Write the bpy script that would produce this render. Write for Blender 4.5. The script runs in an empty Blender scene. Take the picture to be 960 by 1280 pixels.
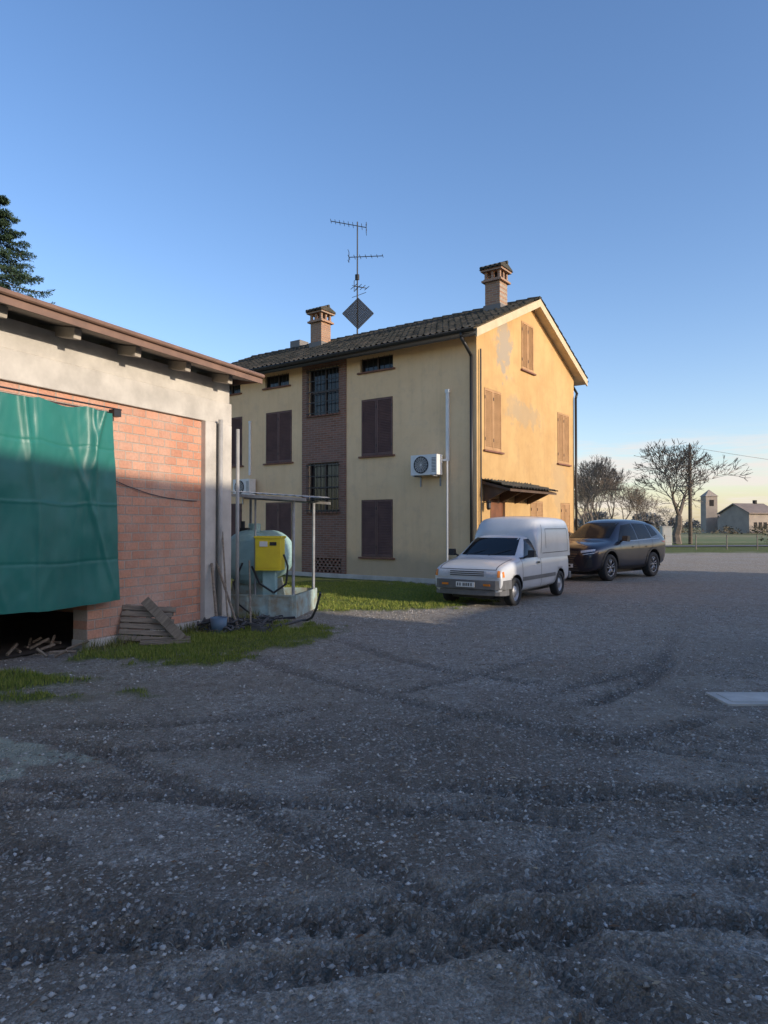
import bpy, bmesh, math, random
import numpy as np
from mathutils import Vector, Matrix
from mathutils.bvhtree import BVHTree
random.seed(7); rng=np.random.default_rng(7)
S=bpy.context.scene
S.view_settings.view_transform='Standard'; S.view_settings.look='None'; S.view_settings.exposure=0
# ---------------------------------------------------------------- materials
def newmat(name):
    m=bpy.data.materials.new(name); m.use_nodes=True
    nt=m.node_tree; b=nt.nodes['Principled BSDF']; return m,nt,b
def N(nt,t,**k):
    n=nt.nodes.new(t)
    for a,v in k.items(): setattr(n,a,v)
    return n
def L(nt,a,b): nt.links.new(a,b)
def c4(c): return (c[0],c[1],c[2],1)
def ramp(nt,fac,stops):
    r=N(nt,'ShaderNodeValToRGB'); e=r.color_ramp.elements
    while len(e)<len(stops): e.new(.5)
    for i,(p,c) in enumerate(stops):
        e[i].position=p; e[i].color=c4(c) if hasattr(c,'__len__') else (c,c,c,1)
    L(nt,fac,r.inputs[0]); return r.outputs[0]
def noise(nt,vec,scale,detail=4,rough=.6):
    n=N(nt,'ShaderNodeTexNoise'); n.inputs['Scale'].default_value=scale
    n.inputs['Detail'].default_value=min(detail,5); n.inputs['Roughness'].default_value=rough
    L(nt,vec,n.inputs['Vector']); return n.outputs['Fac']
def mix(nt,f,a,b,mode='MIX'):
    n=N(nt,'ShaderNodeMix',data_type='RGBA',blend_type=mode)
    for sock,v in ((n.inputs[0],f),(n.inputs[6],a),(n.inputs[7],b)):
        if isinstance(v,(int,float)): sock.default_value=v if sock==n.inputs[0] else (v,v,v,1)
        elif isinstance(v,tuple): sock.default_value=c4(v)
        else: L(nt,v,sock)
    return n.outputs[2]
def math_(nt,op,a,b=None):
    n=N(nt,'ShaderNodeMath',operation=op)
    for i,v in enumerate((a,b)):
        if v is None: continue
        if isinstance(v,(int,float)): n.inputs[i].default_value=v
        else: L(nt,v,n.inputs[i])
    return n.outputs[0]
def bump(nt,b,h,strength,dist):
    n=N(nt,'ShaderNodeBump'); n.inputs['Strength'].default_value=strength; n.inputs['Distance'].default_value=dist
    L(nt,h,n.inputs['Height']); L(nt,n.outputs[0],b.inputs['Normal'])
def M(name,c1,c2=None,scale=4,rough=.8,bp=0,bscale=40,bdist=.01,metal=0,stretch=(1,1,1),coat=0):
    m,nt,b=newmat(name)
    if c2 is None and not bp:
        b.inputs['Base Color'].default_value=c4(c1)
    else:
        tc=N(nt,'ShaderNodeTexCoord'); mp=N(nt,'ShaderNodeMapping'); mp.inputs['Scale'].default_value=stretch
        L(nt,tc.outputs['Object'],mp.inputs[0]); v=mp.outputs[0]
        if c2 is None: c2=tuple(x*.8 for x in c1)
        f=noise(nt,v,scale)
        L(nt,ramp(nt,f,[(.32,c2),(.68,c1)]),b.inputs['Base Color'])
        if bp: bump(nt,b,noise(nt,v,bscale,3),bp,bdist)
    b.inputs['Roughness'].default_value=rough; b.inputs['Metallic'].default_value=metal
    if coat: b.inputs['Coat Weight'].default_value=coat; b.inputs['Coat Roughness'].default_value=.04
    return m
def brick_mat(name,axes,c1,c2,mortar,bw,bh,ms=.012,dirt=(.5,.45,.4),bp=.6):
    m,nt,b=newmat(name)
    tc=N(nt,'ShaderNodeTexCoord'); sp=N(nt,'ShaderNodeSeparateXYZ'); cb=N(nt,'ShaderNodeCombineXYZ')
    L(nt,tc.outputs['Object'],sp.inputs[0]); L(nt,sp.outputs[axes],cb.inputs[0]); L(nt,sp.outputs[2],cb.inputs[1])
    br=N(nt,'ShaderNodeTexBrick'); L(nt,cb.outputs[0],br.inputs['Vector'])
    br.inputs['Scale'].default_value=1; br.inputs['Brick Width'].default_value=bw; br.inputs['Row Height'].default_value=bh
    br.inputs['Mortar Size'].default_value=ms; br.inputs['Mortar Smooth'].default_value=.3; br.inputs['Bias'].default_value=0
    br.inputs['Color1'].default_value=c4(c1); br.inputs['Color2'].default_value=c4(c2); br.inputs['Mortar'].default_value=c4(mortar)
    n1=noise(nt,tc.outputs['Object'],1.3,5,.65); n2=noise(nt,tc.outputs['Object'],28,3)
    col=mix(nt,ramp(nt,n1,[(.40,0.),(.75,.75)]),br.outputs['Color'],dirt)
    col=mix(nt,.4,col,ramp(nt,n2,[(.3,.5),(.7,1.)]),'MULTIPLY')
    L(nt,col,b.inputs['Base Color']); b.inputs['Roughness'].default_value=.9
    h=math_(nt,'ADD',math_(nt,'MULTIPLY',br.outputs['Fac'],-1.),math_(nt,'MULTIPLY',n2,.4))
    bump(nt,b,h,bp,.012); return m
def stucco(name,c1,c2,patches=()):
    m,nt,b=newmat(name); tc=N(nt,'ShaderNodeTexCoord'); o=tc.outputs['Object']
    n1=noise(nt,o,.8,5,.65)
    col=ramp(nt,n1,[(.3,c2),(.65,c1)])
    n3=noise(nt,o,2.3,5,.75)
    col=mix(nt,ramp(nt,n3,[(.5,0.),(.72,.45)]),col,tuple(x*y for x,y in zip(c2,(.76,.79,.95))))
    mp=N(nt,'ShaderNodeMapping'); mp.inputs['Scale'].default_value=(5,5,.35); L(nt,o,mp.inputs[0])
    st=noise(nt,mp.outputs[0],1.0,4)
    col=mix(nt,ramp(nt,st,[(.5,0.),(.85,.28)]),col,tuple(x*.6 for x in c2))
    sp=N(nt,'ShaderNodeSeparateXYZ'); L(nt,o,sp.inputs[0])
    z=math_(nt,'ADD',sp.outputs[2],math_(nt,'MULTIPLY',n1,-1.2))
    col=mix(nt,ramp(nt,z,[(.0,.55),(.35,0.)]),col,(.34,.28,.2))
    for (p,r,c,a) in patches:
        d=N(nt,'ShaderNodeVectorMath',operation='DISTANCE')
        sc=N(nt,'ShaderNodeMapping'); sc.inputs['Scale'].default_value=r; L(nt,o,sc.inputs[0])
        L(nt,sc.outputs[0],d.inputs[0]); d.inputs[1].default_value=tuple(p[i]*r[i] for i in range(3))
        nn=noise(nt,o,3.5,5,.7)
        f=math_(nt,'ADD',d.outputs['Value'],math_(nt,'MULTIPLY',math_(nt,'SUBTRACT',nn,.5),2.4))
        col=mix(nt,ramp(nt,f,[(.55,a),(.85,0.)]),col,c)
    L(nt,col,b.inputs['Base Color']); b.inputs['Roughness'].default_value=.92
    bump(nt,b,noise(nt,o,55,3,.7),.35,.01); return m
# ---------------------------------------------------------------- mesh builder
class MB:
    def __init__(s,fn=None): s.v=[];s.f=[];s.m=[];s.fn=fn
    def add(s,vs,fs,mi=0):
        o=len(s.v)
        if s.fn: vs=[s.fn(*p) for p in vs]
        s.v+= [tuple(p) for p in vs]; s.f+=[tuple(o+i for i in f) for f in fs]; s.m+=[mi]*len(fs)
    def box(s,x0,x1,y0,y1,z0,z1,mi=0):
        s.add([(x0,y0,z0),(x1,y0,z0),(x1,y1,z0),(x0,y1,z0),(x0,y0,z1),(x1,y0,z1),(x1,y1,z1),(x0,y1,z1)],
          [(0,3,2,1),(4,5,6,7),(0,1,5,4),(1,2,6,5),(2,3,7,6),(3,0,4,7)],mi)
    def cyl(s,p0,p1,r0,r1=None,n=8,mi=0,cap=True):
        if r1 is None: r1=r0
        p0=Vector(p0);p1=Vector(p1);d=(p1-p0).normalized()
        a=d.orthogonal().normalized(); b=d.cross(a)
        vs=[]
        for p,r in ((p0,r0),(p1,r1)):
            for i in range(n):
                t=2*math.pi*i/n; vs.append(p+a*(math.cos(t)*r)+b*(math.sin(t)*r))
        fs=[(i,(i+1)%n,n+(i+1)%n,n+i) for i in range(n)]
        if cap: fs+=[tuple(range(n))[::-1],tuple(range(n,2*n))]
        s.add(vs,fs,mi)
    def lathe(s,o,d,prof,n=20,mi=0):
        o=Vector(o);d=Vector(d).normalized();a=d.orthogonal().normalized();b=d.cross(a);vs=[]
        for r,h in prof:
            for i in range(n):
                t=2*math.pi*i/n; vs.append(o+d*h+a*(math.cos(t)*r)+b*(math.sin(t)*r))
        fs=[]
        for k in range(len(prof)-1):
            for i in range(n): fs.append((k*n+i,k*n+(i+1)%n,(k+1)*n+(i+1)%n,(k+1)*n+i))
        s.add(vs,fs,mi)
    def path(s,pts,r,n=6,mi=0):
        for a,b in zip(pts[:-1],pts[1:]): s.cyl(a,b,r,r,n,mi)
    def prism(s,poly,axis,a0,a1,mi=0):
        n=len(poly);vs=[]
        for a in (a0,a1):
            for p in poly: vs.append((a,p[0],p[1]) if axis=='x' else (p[0],a,p[1]) if axis=='y' else (p[0],p[1],a))
        s.add(vs,[tuple(range(n))[::-1],tuple(range(n,2*n))]+[(i,(i+1)%n,n+(i+1)%n,n+i) for i in range(n)],mi)
    def obj(s,name,mats,parent=None,smooth=False,bevel=0,recalc=True,loc=None,rot=None):
        me=bpy.data.meshes.new(name); me.from_pydata(s.v,[],s.f)
        me.polygons.foreach_set('material_index',s.m)
        for m in mats: me.materials.append(m)
        if recalc:
            bm=bmesh.new(); bm.from_mesh(me); bmesh.ops.recalc_face_normals(bm,faces=bm.faces); bm.to_mesh(me); bm.free()
        if smooth: me.polygons.foreach_set('use_smooth',[True]*len(me.polygons))
        me.update()
        ob=bpy.data.objects.new(name,me); S.collection.objects.link(ob)
        if parent: ob.parent=parent
        if loc: ob.location=loc
        if rot: ob.rotation_euler=rot
        if bevel:
            b=ob.modifiers.new('bev','BEVEL'); b.width=bevel; b.segments=2; b.limit_method='ANGLE'
        return ob
def empty(name,loc,rz=0):
    e=bpy.data.objects.new(name,None); e.location=loc; e.rotation_euler=(0,0,rz); e.empty_display_size=.3
    S.collection.objects.link(e); return e
def npmesh(name,V,F,mat,attrs=None,smooth=False):
    V=np.asarray(V,dtype=np.float32);F=np.asarray(F,dtype=np.int32);k=F.shape[1]
    me=bpy.data.meshes.new(name); me.vertices.add(len(V)); me.vertices.foreach_set('co',V.ravel())
    me.loops.add(F.size); me.loops.foreach_set('vertex_index',F.ravel())
    me.polygons.add(len(F)); me.polygons.foreach_set('loop_start',np.arange(0,F.size,k,dtype=np.int32))
    me.polygons.foreach_set('loop_total',np.full(len(F),k,dtype=np.int32))
    if smooth: me.polygons.foreach_set('use_smooth',np.ones(len(F),dtype=bool))
    me.update(calc_edges=True)
    if attrs:
        for n,a in attrs.items():
            at=me.attributes.new(n,'FLOAT','POINT'); at.data.foreach_set('value',np.asarray(a,dtype=np.float32).ravel())
    me.materials.append(mat)
    ob=bpy.data.objects.new(name,me); S.collection.objects.link(ob); return ob
_T=rng.random((256,256))
def vn(x,y):
    xi=np.floor(x).astype(int);yi=np.floor(y).astype(int);fx=x-xi;fy=y-yi
    fx=fx*fx*(3-2*fx);fy=fy*fy*(3-2*fy)
    a=_T[xi%256,yi%256];b=_T[(xi+1)%256,yi%256];c=_T[xi%256,(yi+1)%256];d=_T[(xi+1)%256,(yi+1)%256]
    return (a*(1-fx)+b*fx)*(1-fy)+(c*(1-fx)+d*fx)*fy
def fbm(x,y,o=4):
    s=0;a=1;t=0
    for i in range(o): s=s+a*vn(x*2**i+17*i,y*2**i+31*i);t+=a;a*=.5
    return s/t
def sstep(a,b,x):
    t=np.clip((x-a)/(b-a),0,1);return t*t*(3-2*t)
# ---------------------------------------------------------------- camera / light
cam=bpy.data.cameras.new('camera');co=bpy.data.objects.new('camera',cam);S.collection.objects.link(co)
cam.sensor_fit='HORIZONTAL';cam.sensor_width=36;cam.lens=36*870/960;cam.clip_end=3000
co.location=(0,0,1.6);co.rotation_euler=(math.radians(91.12),0,0);S.camera=co
EL=16.0; SX,SY=.85,-.527
w=bpy.data.worlds.new('World');S.world=w;w.use_nodes=True;nt=w.node_tree
bg=nt.nodes['Background'];sky=N(nt,'ShaderNodeTexSky',sky_type='NISHITA');sky.sun_disc=False
sky.sun_elevation=math.radians(EL);sky.sun_rotation=math.atan2(SX,SY);sky.altitude=50;sky.air_density=1.0;sky.dust_density=1.0;sky.ozone_density=1.3
hsv=N(nt,'ShaderNodeHueSaturation');hsv.inputs['Saturation'].default_value=1.2;hsv.inputs['Value'].default_value=1.62;L(nt,sky.outputs[0],hsv.inputs['Color'])
skc=mix(nt,1.,hsv.outputs[0],(1.0,.94,1.05),'MULTIPLY')
tc=N(nt,'ShaderNodeTexCoord');sp=N(nt,'ShaderNodeSeparateXYZ');L(nt,tc.outputs['Generated'],sp.inputs[0])
mp=N(nt,'ShaderNodeMapping');mp.inputs['Scale'].default_value=(3,3,26);L(nt,tc.outputs['Generated'],mp.inputs[0])
cl=noise(nt,mp.outputs[0],1.5,5,.62)
band=ramp(nt,sp.outputs[2],[(.0,.4),(.03,1.),(.095,1.),(.13,0.)])
side=ramp(nt,sp.outputs[0],[(.12,0.),(.3,1.)])
f=math_(nt,'MULTIPLY',math_(nt,'MULTIPLY',band,side),ramp(nt,cl,[(.45,0.),(.58,1.)]))
L(nt,mix(nt,math_(nt,'MULTIPLY',f,.75),skc,(6.2,5.6,5.3)),bg.inputs[0]);bg.inputs[1].default_value=.15
sl=bpy.data.lights.new('sun','SUN');sl.energy=4.2;sl.angle=math.radians(.5);sl.color=(1,.87,.71)
so=bpy.data.objects.new('sun',sl);S.collection.objects.link(so)
ce=math.cos(math.radians(EL));so.rotation_euler=Vector((-SX*ce,-SY*ce,-math.sin(math.radians(EL)))).to_track_quat('-Z','Y').to_euler();so.location=(20,-20,20)
# ---------------------------------------------------------------- ground
def steps(lo,hi,c0,r,h0,g):
    out=[c0];c=c0
    while c<hi: c+=h0*(1+max(0,abs(c-c0)-r)*g);out.append(c)
    c=c0;neg=[]
    while c>lo: c-=h0*(1+max(0,abs(c-c0)-r)*g);neg.append(c)
    return np.array(neg[::-1]+out)
def grass_mask(X,Y):
    n=fbm(X*1.1+5,Y*1.1+9,4)-.5; n2=fbm(X*5,Y*5,3)-.5
    def ell(cx,cy,rx,ry,ang=0):
        c,s=math.cos(ang),math.sin(ang);dx=X-cx;dy=Y-cy
        return 1-np.sqrt(((dx*c+dy*s)/rx)**2+((-dx*s+dy*c)/ry)**2)
    m=np.maximum.reduce([ell(-.3,16.2,3.0,3.5,.1)*1.4,ell(-3.4,20,5,6,-.6),ell(-2.15,9.6,2.2,1.15,.95)*1.0,ell(-4.2,7.0,1.3,.5,.2)*.7,ell(-3.3,6.5,1.5,.3,.15)*.45])
    m=m+n*.95+n2*.6
    far=sstep(38,41,Y+4*(n)-.15*(X-10))
    return np.maximum(sstep(-.02,.32,m),far)
def height(X,Y):
    z=(fbm(X*.35,Y*.35,3)-.5)*.05+(fbm(X*3,Y*3,3)-.5)*.034+(fbm(X*14,Y*14,2)-.5)*.022
    mud=np.zeros_like(X)
    def arc(cx,cy,R,wd,dep,a=1.,off=0.):
        nonlocal z,mud
        dep=dep*1.3
        dx=X-cx;dy=Y-cy;r=np.sqrt(dx*dx+dy*dy)+ (fbm(X*.5+cx,Y*.5,2)-.5)*.5;d=r-R;th=np.arctan2(dy,dx)*R
        g=np.exp(-(d/wd)**4);k=sstep(.38,.54,fbm(X*.45+R,Y*.45+cx,3)+off)*sstep(13,7,Y)
        z=z-dep*g*k+dep*.6*np.exp(-((np.abs(d)-wd*1.35)/(wd*.35))**2)*k*(.4+1.2*fbm(X*6,Y*6,2))
        z=z+dep*.45*g*k*np.sign(np.sin(th*2*math.pi/.10+np.sign(d)*d*20))
        mud=np.maximum(mud,g*k*a)
    arc(-3.2,11.5,7.3,.11,.022,.85);arc(-3.2,11.5,5.8,.11,.02,.8);arc(-4,14,9.2,.12,.02,.8);arc(-4,14,10.6,.11,.02,.85)
    arc(9,15.5,12.6,.10,.018,.7);arc(9,15.5,11.2,.10,.018,.7);arc(2.5,-7.5,11.8,.11,.024,.85,.05);arc(2.5,-7.5,10.5,.11,.024,.9,.05);arc(3.5,-12,15.4,.1,.018,.8)
    arc(14,0,13.5,.11,.018,.7);arc(14,0,12.1,.11,.018,.7);arc(-9,-6,12.9,.1,.018,.8);arc(1,-20,22.9,.1,.022,.9,.08);arc(1,-20,24.3,.1,.022,.9,.05);arc(-6,-30,34.6,.1,.02,.9,.05);arc(-6,-30,33.3,.09,.02,.9,.05);arc(20,-9,21.5,.1,.02,.8)
    b=np.exp(-(((X+.2)/2.6)**2+((Y-4.9)/1.3)**2))
    z-=.02*b
    mud=np.maximum(mud,b*sstep(.36,.58,fbm(X*1.4+3,Y*1.4,4)))
    n=fbm(X*.5+40,Y*.5,4)
    mud=np.maximum(mud,(1-sstep(4.5,9,Y-.45*X+2*(n-.5)))*.85*sstep(.40,.58,fbm(X*.9+9,Y*1.7+4,4)))
    z=z+mud*(fbm(X*8,Y*8,3)-.5)*.05
    z=z*(1-np.exp(-(((X-3.5)/1.1)**4+((Y-6.43)/.6)**4)))
    return z,mud
xs=steps(-16,44,0,2.4,.025,.36);ys=steps(-4,62,3.4,1.3,.025,.40)
X,Y=np.meshgrid(xs,ys)
Z,mud=height(X,Y);gm=grass_mask(X,Y)
Z=np.where(gm>.3,Z*.6+.02*gm,Z)
Z=Z*np.clip(1.25-.02*Y,.2,1)
cem=sstep(.0,.3,.95-np.sqrt(((X+2.85)/.62)**2+((Y-4.95)/.40)**2)+(fbm(X*5,Y*5,4)-.5)*2.8)*(np.abs(X+2.95)<1.1)*(np.abs(Y-4.95)<.7)
nx,ny=len(xs),len(ys);idx=np.arange(nx*ny).reshape(ny,nx)
F=np.stack([idx[:-1,:-1],idx[:-1,1:],idx[1:,1:],idx[1:,:-1]],-1).reshape(-1,4)
m,nt,b=newmat('gravel_yard');tc=N(nt,'ShaderNodeTexCoord');o=tc.outputs['Object']
def at(n):
    a=N(nt,'ShaderNodeAttribute',attribute_name=n);return a.outputs['Fac']
vo=N(nt,'ShaderNodeTexVoronoi');vo.inputs['Scale'].default_value=62;L(nt,o,vo.inputs['Vector'])
vs=N(nt,'ShaderNodeSeparateColor');L(nt,vo.outputs['Color'],vs.inputs[0])
stone=ramp(nt,vs.outputs[0],[(0,(.22,.19,.155)),(.5,(.50,.45,.38)),(.85,(.66,.61,.53)),(1,(.90,.86,.80))])
nA=noise(nt,o,.55,5,.65);nB=noise(nt,o,6,5,.7);nC=noise(nt,o,24,3,.7)
grav=mix(nt,.25,stone,(.52,.465,.39))
grav=mix(nt,ramp(nt,nC,[(.38,.6),(.58,0.)]),grav,(.18,.15,.12))
grav=mix(nt,ramp(nt,nA,[(.38,0.),(.66,.65)]),grav,(.40,.325,.235))
grav=mix(nt,ramp(nt,nB,[(.48,0.),(.66,.65)]),grav,(.23,.19,.145))
mudc=mix(nt,nB,(.09,.070,.050),(.25,.20,.145))
mudc=mix(nt,ramp(nt,vs.outputs[1],[(.78,0.),(.84,.8)]),mudc,stone)
col=mix(nt,math_(nt,'MULTIPLY',at('mud'),.9),grav,mudc)
gc=mix(nt,noise(nt,o,9,4,.7),(.06,.10,.015),(.19,.20,.05))
col=mix(nt,at('grass'),col,gc)
col=mix(nt,math_(nt,'MULTIPLY',at('cement'),.85),col,mix(nt,nB,(.36,.37,.27),(.66,.66,.53)))
L(nt,col,b.inputs['Base Color'])
L(nt,ramp(nt,at('mud'),[(0.,.85),(1.,.6)]),b.inputs['Roughness'])
b.inputs['Specular IOR Level'].default_value=.35
hh=math_(nt,'ADD',math_(nt,'MULTIPLY',vo.outputs['Distance'],-.8),math_(nt,'MULTIPLY',nC,1.8))
bump(nt,b,hh,1.0,.035)
npmesh('gravel_yard',np.stack([X,Y,Z],-1).reshape(-1,3),F,m,{'grass':gm,'mud':mud,'cement':cem},smooth=True)
m,nt,b=newmat('field_ground');tc=N(nt,'ShaderNodeTexCoord');o=tc.outputs['Object']
a=noise(nt,o,.02,4,.6);c=noise(nt,o,.8,4,.7)
col=mix(nt,ramp(nt,a,[(.42,0.),(.58,1.)]),mix(nt,c,(.06,.10,.02),(.15,.19,.05)),mix(nt,c,(.12,.14,.04),(.25,.21,.10)))
L(nt,col,b.inputs['Base Color']);b.inputs['Roughness'].default_value=.95
g=MB();g.add([(-1500,-1500,-.2),(1500,-1500,-.2),(1500,1800,-.2),(-1500,1800,-.2)],[(0,1,2,3)]);g.obj('ground',[m],recalc=False)
asph=M('asphalt',(.13,.13,.125),(.08,.08,.08),2,.85,.2)
g=MB();g.add([(-30,43.5,.055),(120,66,.055),(120,69.5,.055),(-30,47,.055)],[(0,1,2,3)]);g.obj('country_road',[asph],recalc=False)
def ground_z(x,y):
    z,_=height(x,y);gm=grass_mask(x,y);z=np.where(gm>.3,z*.6+.02*gm,z);return z*np.clip(1.25-.02*y,.2,1)
def blades(name,x,y,h,mat,wd=.006,lean=.5):
    n=len(x);z=ground_z(x,y)-.005;a=rng.random(n)*6.283;t=rng.random(n)*6.283;l=rng.random(n)*lean*h
    dx=np.cos(a)*wd;dy=np.sin(a)*wd
    P=np.stack([x-dx,y-dy,z,x+dx,y+dy,z,x+np.cos(t)*l,y+np.sin(t)*l,z+h],-1).reshape(-1,3)
    return npmesh(name,P,np.arange(3*n).reshape(-1,3),mat)
def leafmat(name,ca,cb,sc=2.,tr=0):
    m,nt,b=newmat(name);gi=N(nt,'ShaderNodeNewGeometry')
    col=mix(nt,gi.outputs['Random Per Island'],ca,cb)
    L(nt,col,b.inputs['Base Color']);b.inputs['Roughness'].default_value=.7;b.inputs['Specular IOR Level'].default_value=.2
    return m
mg=leafmat('grass_blade',(.09,.155,.02),(.32,.32,.07))
def sample(n,x0,x1,y0,y1,th=.35):
    x=rng.uniform(x0,x1,n);y=rng.uniform(y0,y1,n);k=grass_mask(x,y)>th+rng.random(n)*.5;return x[k],y[k]
x1,y1=sample(80000,-4.5,2.6,12.0,19.5);x2,y2=sample(90000,-5.2,0.4,5.8,12.0)
x=np.concatenate([x1,x2]);y=np.concatenate([y1,y2]);h=rng.uniform(.015,.06,len(x))*(.3+1.3*fbm(x*2,y*2,2))
blades('lawn_grass',x,y,h,mg)
gk=rng.uniform(-.2,4.2,1500);go=np.abs(rng.normal(0,.09,1500))+.12
blades('wall_weeds',-3.82+.4305*gk+.9026*go,8.98+.9026*gk-.4305*go,rng.uniform(.05,.2,1500),leafmat('weeds',(.09,.12,.02),(.28,.25,.10)),.006,.7)
def pebbles(name,n,x0,x1,y0,y1,s0,s1,mat):
    x=rng.uniform(x0,x1,n);y=y0+(y1-y0)*rng.random(n)**1.3;k=(grass_mask(x,y)<.4)&(fbm(x*1.3,y*1.3,3)+rng.random(n)*.4>.56);x=x[k];y=y[k];n=len(x)
    s=s0+(s1-s0)*rng.random(n)**4;z=ground_z(x,y)+s*.15
    base=np.array([(1,0,0),(0,1,0),(-1,0,0),(0,-1,0),(0,0,.7),(0,0,-.7)],float)
    V=base[None]*(.7+.6*rng.random((n,6,1)))*s[:,None,None]
    a=rng.random(n)*6.28;c_,s_=np.cos(a)[:,None],np.sin(a)[:,None]
    vx=V[:,:,0]*c_-V[:,:,1]*s_;vy=V[:,:,0]*s_+V[:,:,1]*c_
    V=np.stack([vx+x[:,None],vy+y[:,None],V[:,:,2]+z[:,None]],-1).reshape(-1,3)
    f=np.array([(0,1,4),(1,2,4),(2,3,4),(3,0,4),(1,0,5),(2,1,5),(3,2,5),(0,3,5)])
    return npmesh(name,V,(f[None]+6*np.arange(n)[:,None,None]).reshape(-1,3),mat)
pebbles('gravel_stones',60000,-5,8,2.0,14,.004,.017,leafmat('stone_bits',(.20,.17,.13),(.72,.67,.60)))
n=2400;x=rng.uniform(-4,4,n);y=rng.uniform(2.1,9,n);z=ground_z(x,y)+.006;a=rng.random(n)*6.28;l=rng.uniform(.008,.03,n);wv=rng.uniform(.002,.007,n)
P=np.stack([x-np.cos(a)*l,y-np.sin(a)*l,z,x-np.sin(a)*wv,y+np.cos(a)*wv,z+.006,x+np.cos(a)*l,y+np.sin(a)*l,z+.002,x+np.sin(a)*wv,y-np.cos(a)*wv,z],-1).reshape(-1,3)
npmesh('dry_leaves_and_straw',P,np.arange(4*n).reshape(-1,4),leafmat('dry_leaf',(.14,.07,.035),(.45,.36,.24)))
# ---------------------------------------------------------------- shared materials
conc_l=M('concrete_light',(.60,.56,.49),(.42,.39,.34),2.2,.9,.35,30)
dark=M('dark_interior',(.015,.013,.012),None,3,.9)
steel=M('galvanised_steel',(.40,.41,.42),(.26,.26,.26),6,.5,metal=.3)
black=M('black_metal',(.02,.02,.022),None,8,.5)
wood=M('old_wood',(.32,.26,.19),(.16,.125,.09),3,.85,.5,12,stretch=(1,8,8))
white=M('white_plastic',(.78,.77,.74),(.68,.67,.64),5,.4)
# ================================================================= HOUSE
def rotxy(ex): return math.atan2(ex[1],ex[0])
H=empty('yellow_farmhouse',(2.45,18.35,0),rotxy((.8056,-.5924)))
st_l=stucco('stucco_yellow_shade_lift',(.84,.60,.35),(.76,.52,.29))  # facade stucco, base lightened beyond the gable's to lift its shaded side
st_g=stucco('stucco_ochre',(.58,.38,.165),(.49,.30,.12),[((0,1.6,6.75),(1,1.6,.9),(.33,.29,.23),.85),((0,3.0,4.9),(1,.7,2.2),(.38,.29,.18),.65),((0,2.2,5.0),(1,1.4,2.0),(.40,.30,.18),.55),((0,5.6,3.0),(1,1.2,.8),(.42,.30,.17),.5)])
LEN=12.0;DEP=6.9;SL=.45
b=MB()
prof=[(0,0),(DEP,0),(DEP,6.80),(DEP/2,6.80+SL*DEP/2),(0,6.80)]
b.prism(prof,'x',-LEN,0)
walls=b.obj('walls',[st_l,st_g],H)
Lw=lambda a,o,z:(-a,-o,z)
Gw=lambda a,o,z:(o,a,z)
att=[(2.72,3.92),(6.85,7.95),(9.15,10.2)]
shut=[(2.73,3.87),(6.72,7.90),(9.05,10.15)]
cut=MB()
def cutbox(fn,a0,a1,z0,z1,d):
    cut.fn=fn;cut.box(a0,a1,-d,.2,z0,z1)
for a0,a1 in att: cutbox(Lw,a0,a1,6.15,6.55,.22)
for a0,a1 in shut:
    cutbox(Lw,a0,a1,3.65,5.33,.05);cutbox(Lw,a0,a1,.68,2.36,.05)
cutbox(Lw,4.73,5.98,5.04,6.50,.2);cutbox(Lw,4.73,5.98,2.02,3.55,.2)
cutbox(Lw,4.62,5.7,.14,.6,.2)
gsh=[(.42,1.42,3.65,5.33),(5.45,6.45,3.65,5.33),(2.75,3.60,6.25,7.70),(3.35,4.25,.9,2.35),(5.7,6.5,.9,2.35)]
for a0,a1,z0,z1 in gsh: cutbox(Gw,a0,a1,z0,z1,.05)
cutbox(Gw,.75,1.65,.1,2.35,.2)
cut.fn=None;co_=cut.obj('cutter',[dark])
def apply_bool(ob,cutters,sub=0):
    if sub:
        mm=ob.modifiers.new('s','SUBSURF');mm.levels=sub;mm.render_levels=sub
    for c in cutters:
        mm=ob.modifiers.new('b','BOOLEAN');mm.object=c;mm.operation='DIFFERENCE';mm.solver='EXACT'
        if hasattr(mm,'use_self'): mm.use_self=True
    bpy.context.view_layer.update()
    dg=bpy.context.evaluated_depsgraph_get();me=bpy.data.meshes.new_from_object(ob.evaluated_get(dg),depsgraph=dg)
    ob.modifiers.clear();ob.data=me
    for c in cutters: bpy.data.objects.remove(c,do_unlink=True)
co_.parent=H
apply_bool(walls,[co_])
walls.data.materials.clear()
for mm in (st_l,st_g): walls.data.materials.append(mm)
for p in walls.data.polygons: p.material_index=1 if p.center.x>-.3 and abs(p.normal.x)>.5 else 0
pl=MB();pl.box(-LEN-.03,.03,-.035,-.002,0,.14);pl.box(.002,.035,-.03,DEP,0,.14);pl.obj('plinth',[conc_l],H,bevel=.01)
bm1=brick_mat('red_brick',0,(.30,.135,.09),(.20,.09,.06),(.30,.25,.20),.26,.07,.010,(.26,.17,.14))
bs=MB()
zz=[.0,.14,.6,2.02,3.55,5.04,6.50,6.78]
for i,(z0,z1) in enumerate(zip(zz[:-1],zz[1:])):
    if i==1: bs.box(-6.25,-5.7,-.03,.01,z0,z1);bs.box(-4.62,-4.45,-.03,.01,z0,z1)
    elif i in(3,5): bs.box(-6.25,-5.98,-.03,.01,z0,z1);bs.box(-4.73,-4.45,-.03,.01,z0,z1)
    else: bs.box(-6.25,-4.45,-.03,.01,z0,z1)
bs.obj('brick_strip',[bm1],H)
la=MB()
for r in range(5):
    z0=.14+r*.092
    la.box(-5.7,-4.62,-.02,.06,z0,z0+.028)
    for k in range(7):
        xx=-5.7+.08*(r%2)+k*.16
        la.box(xx,min(xx+.07,-4.62),-.015,.06,z0+.028,z0+.092)
la.box(-5.7,-4.62,.1,.19,.14,.6,1)
la.obj('brick_lattice',[bm1,dark],H)
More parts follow.
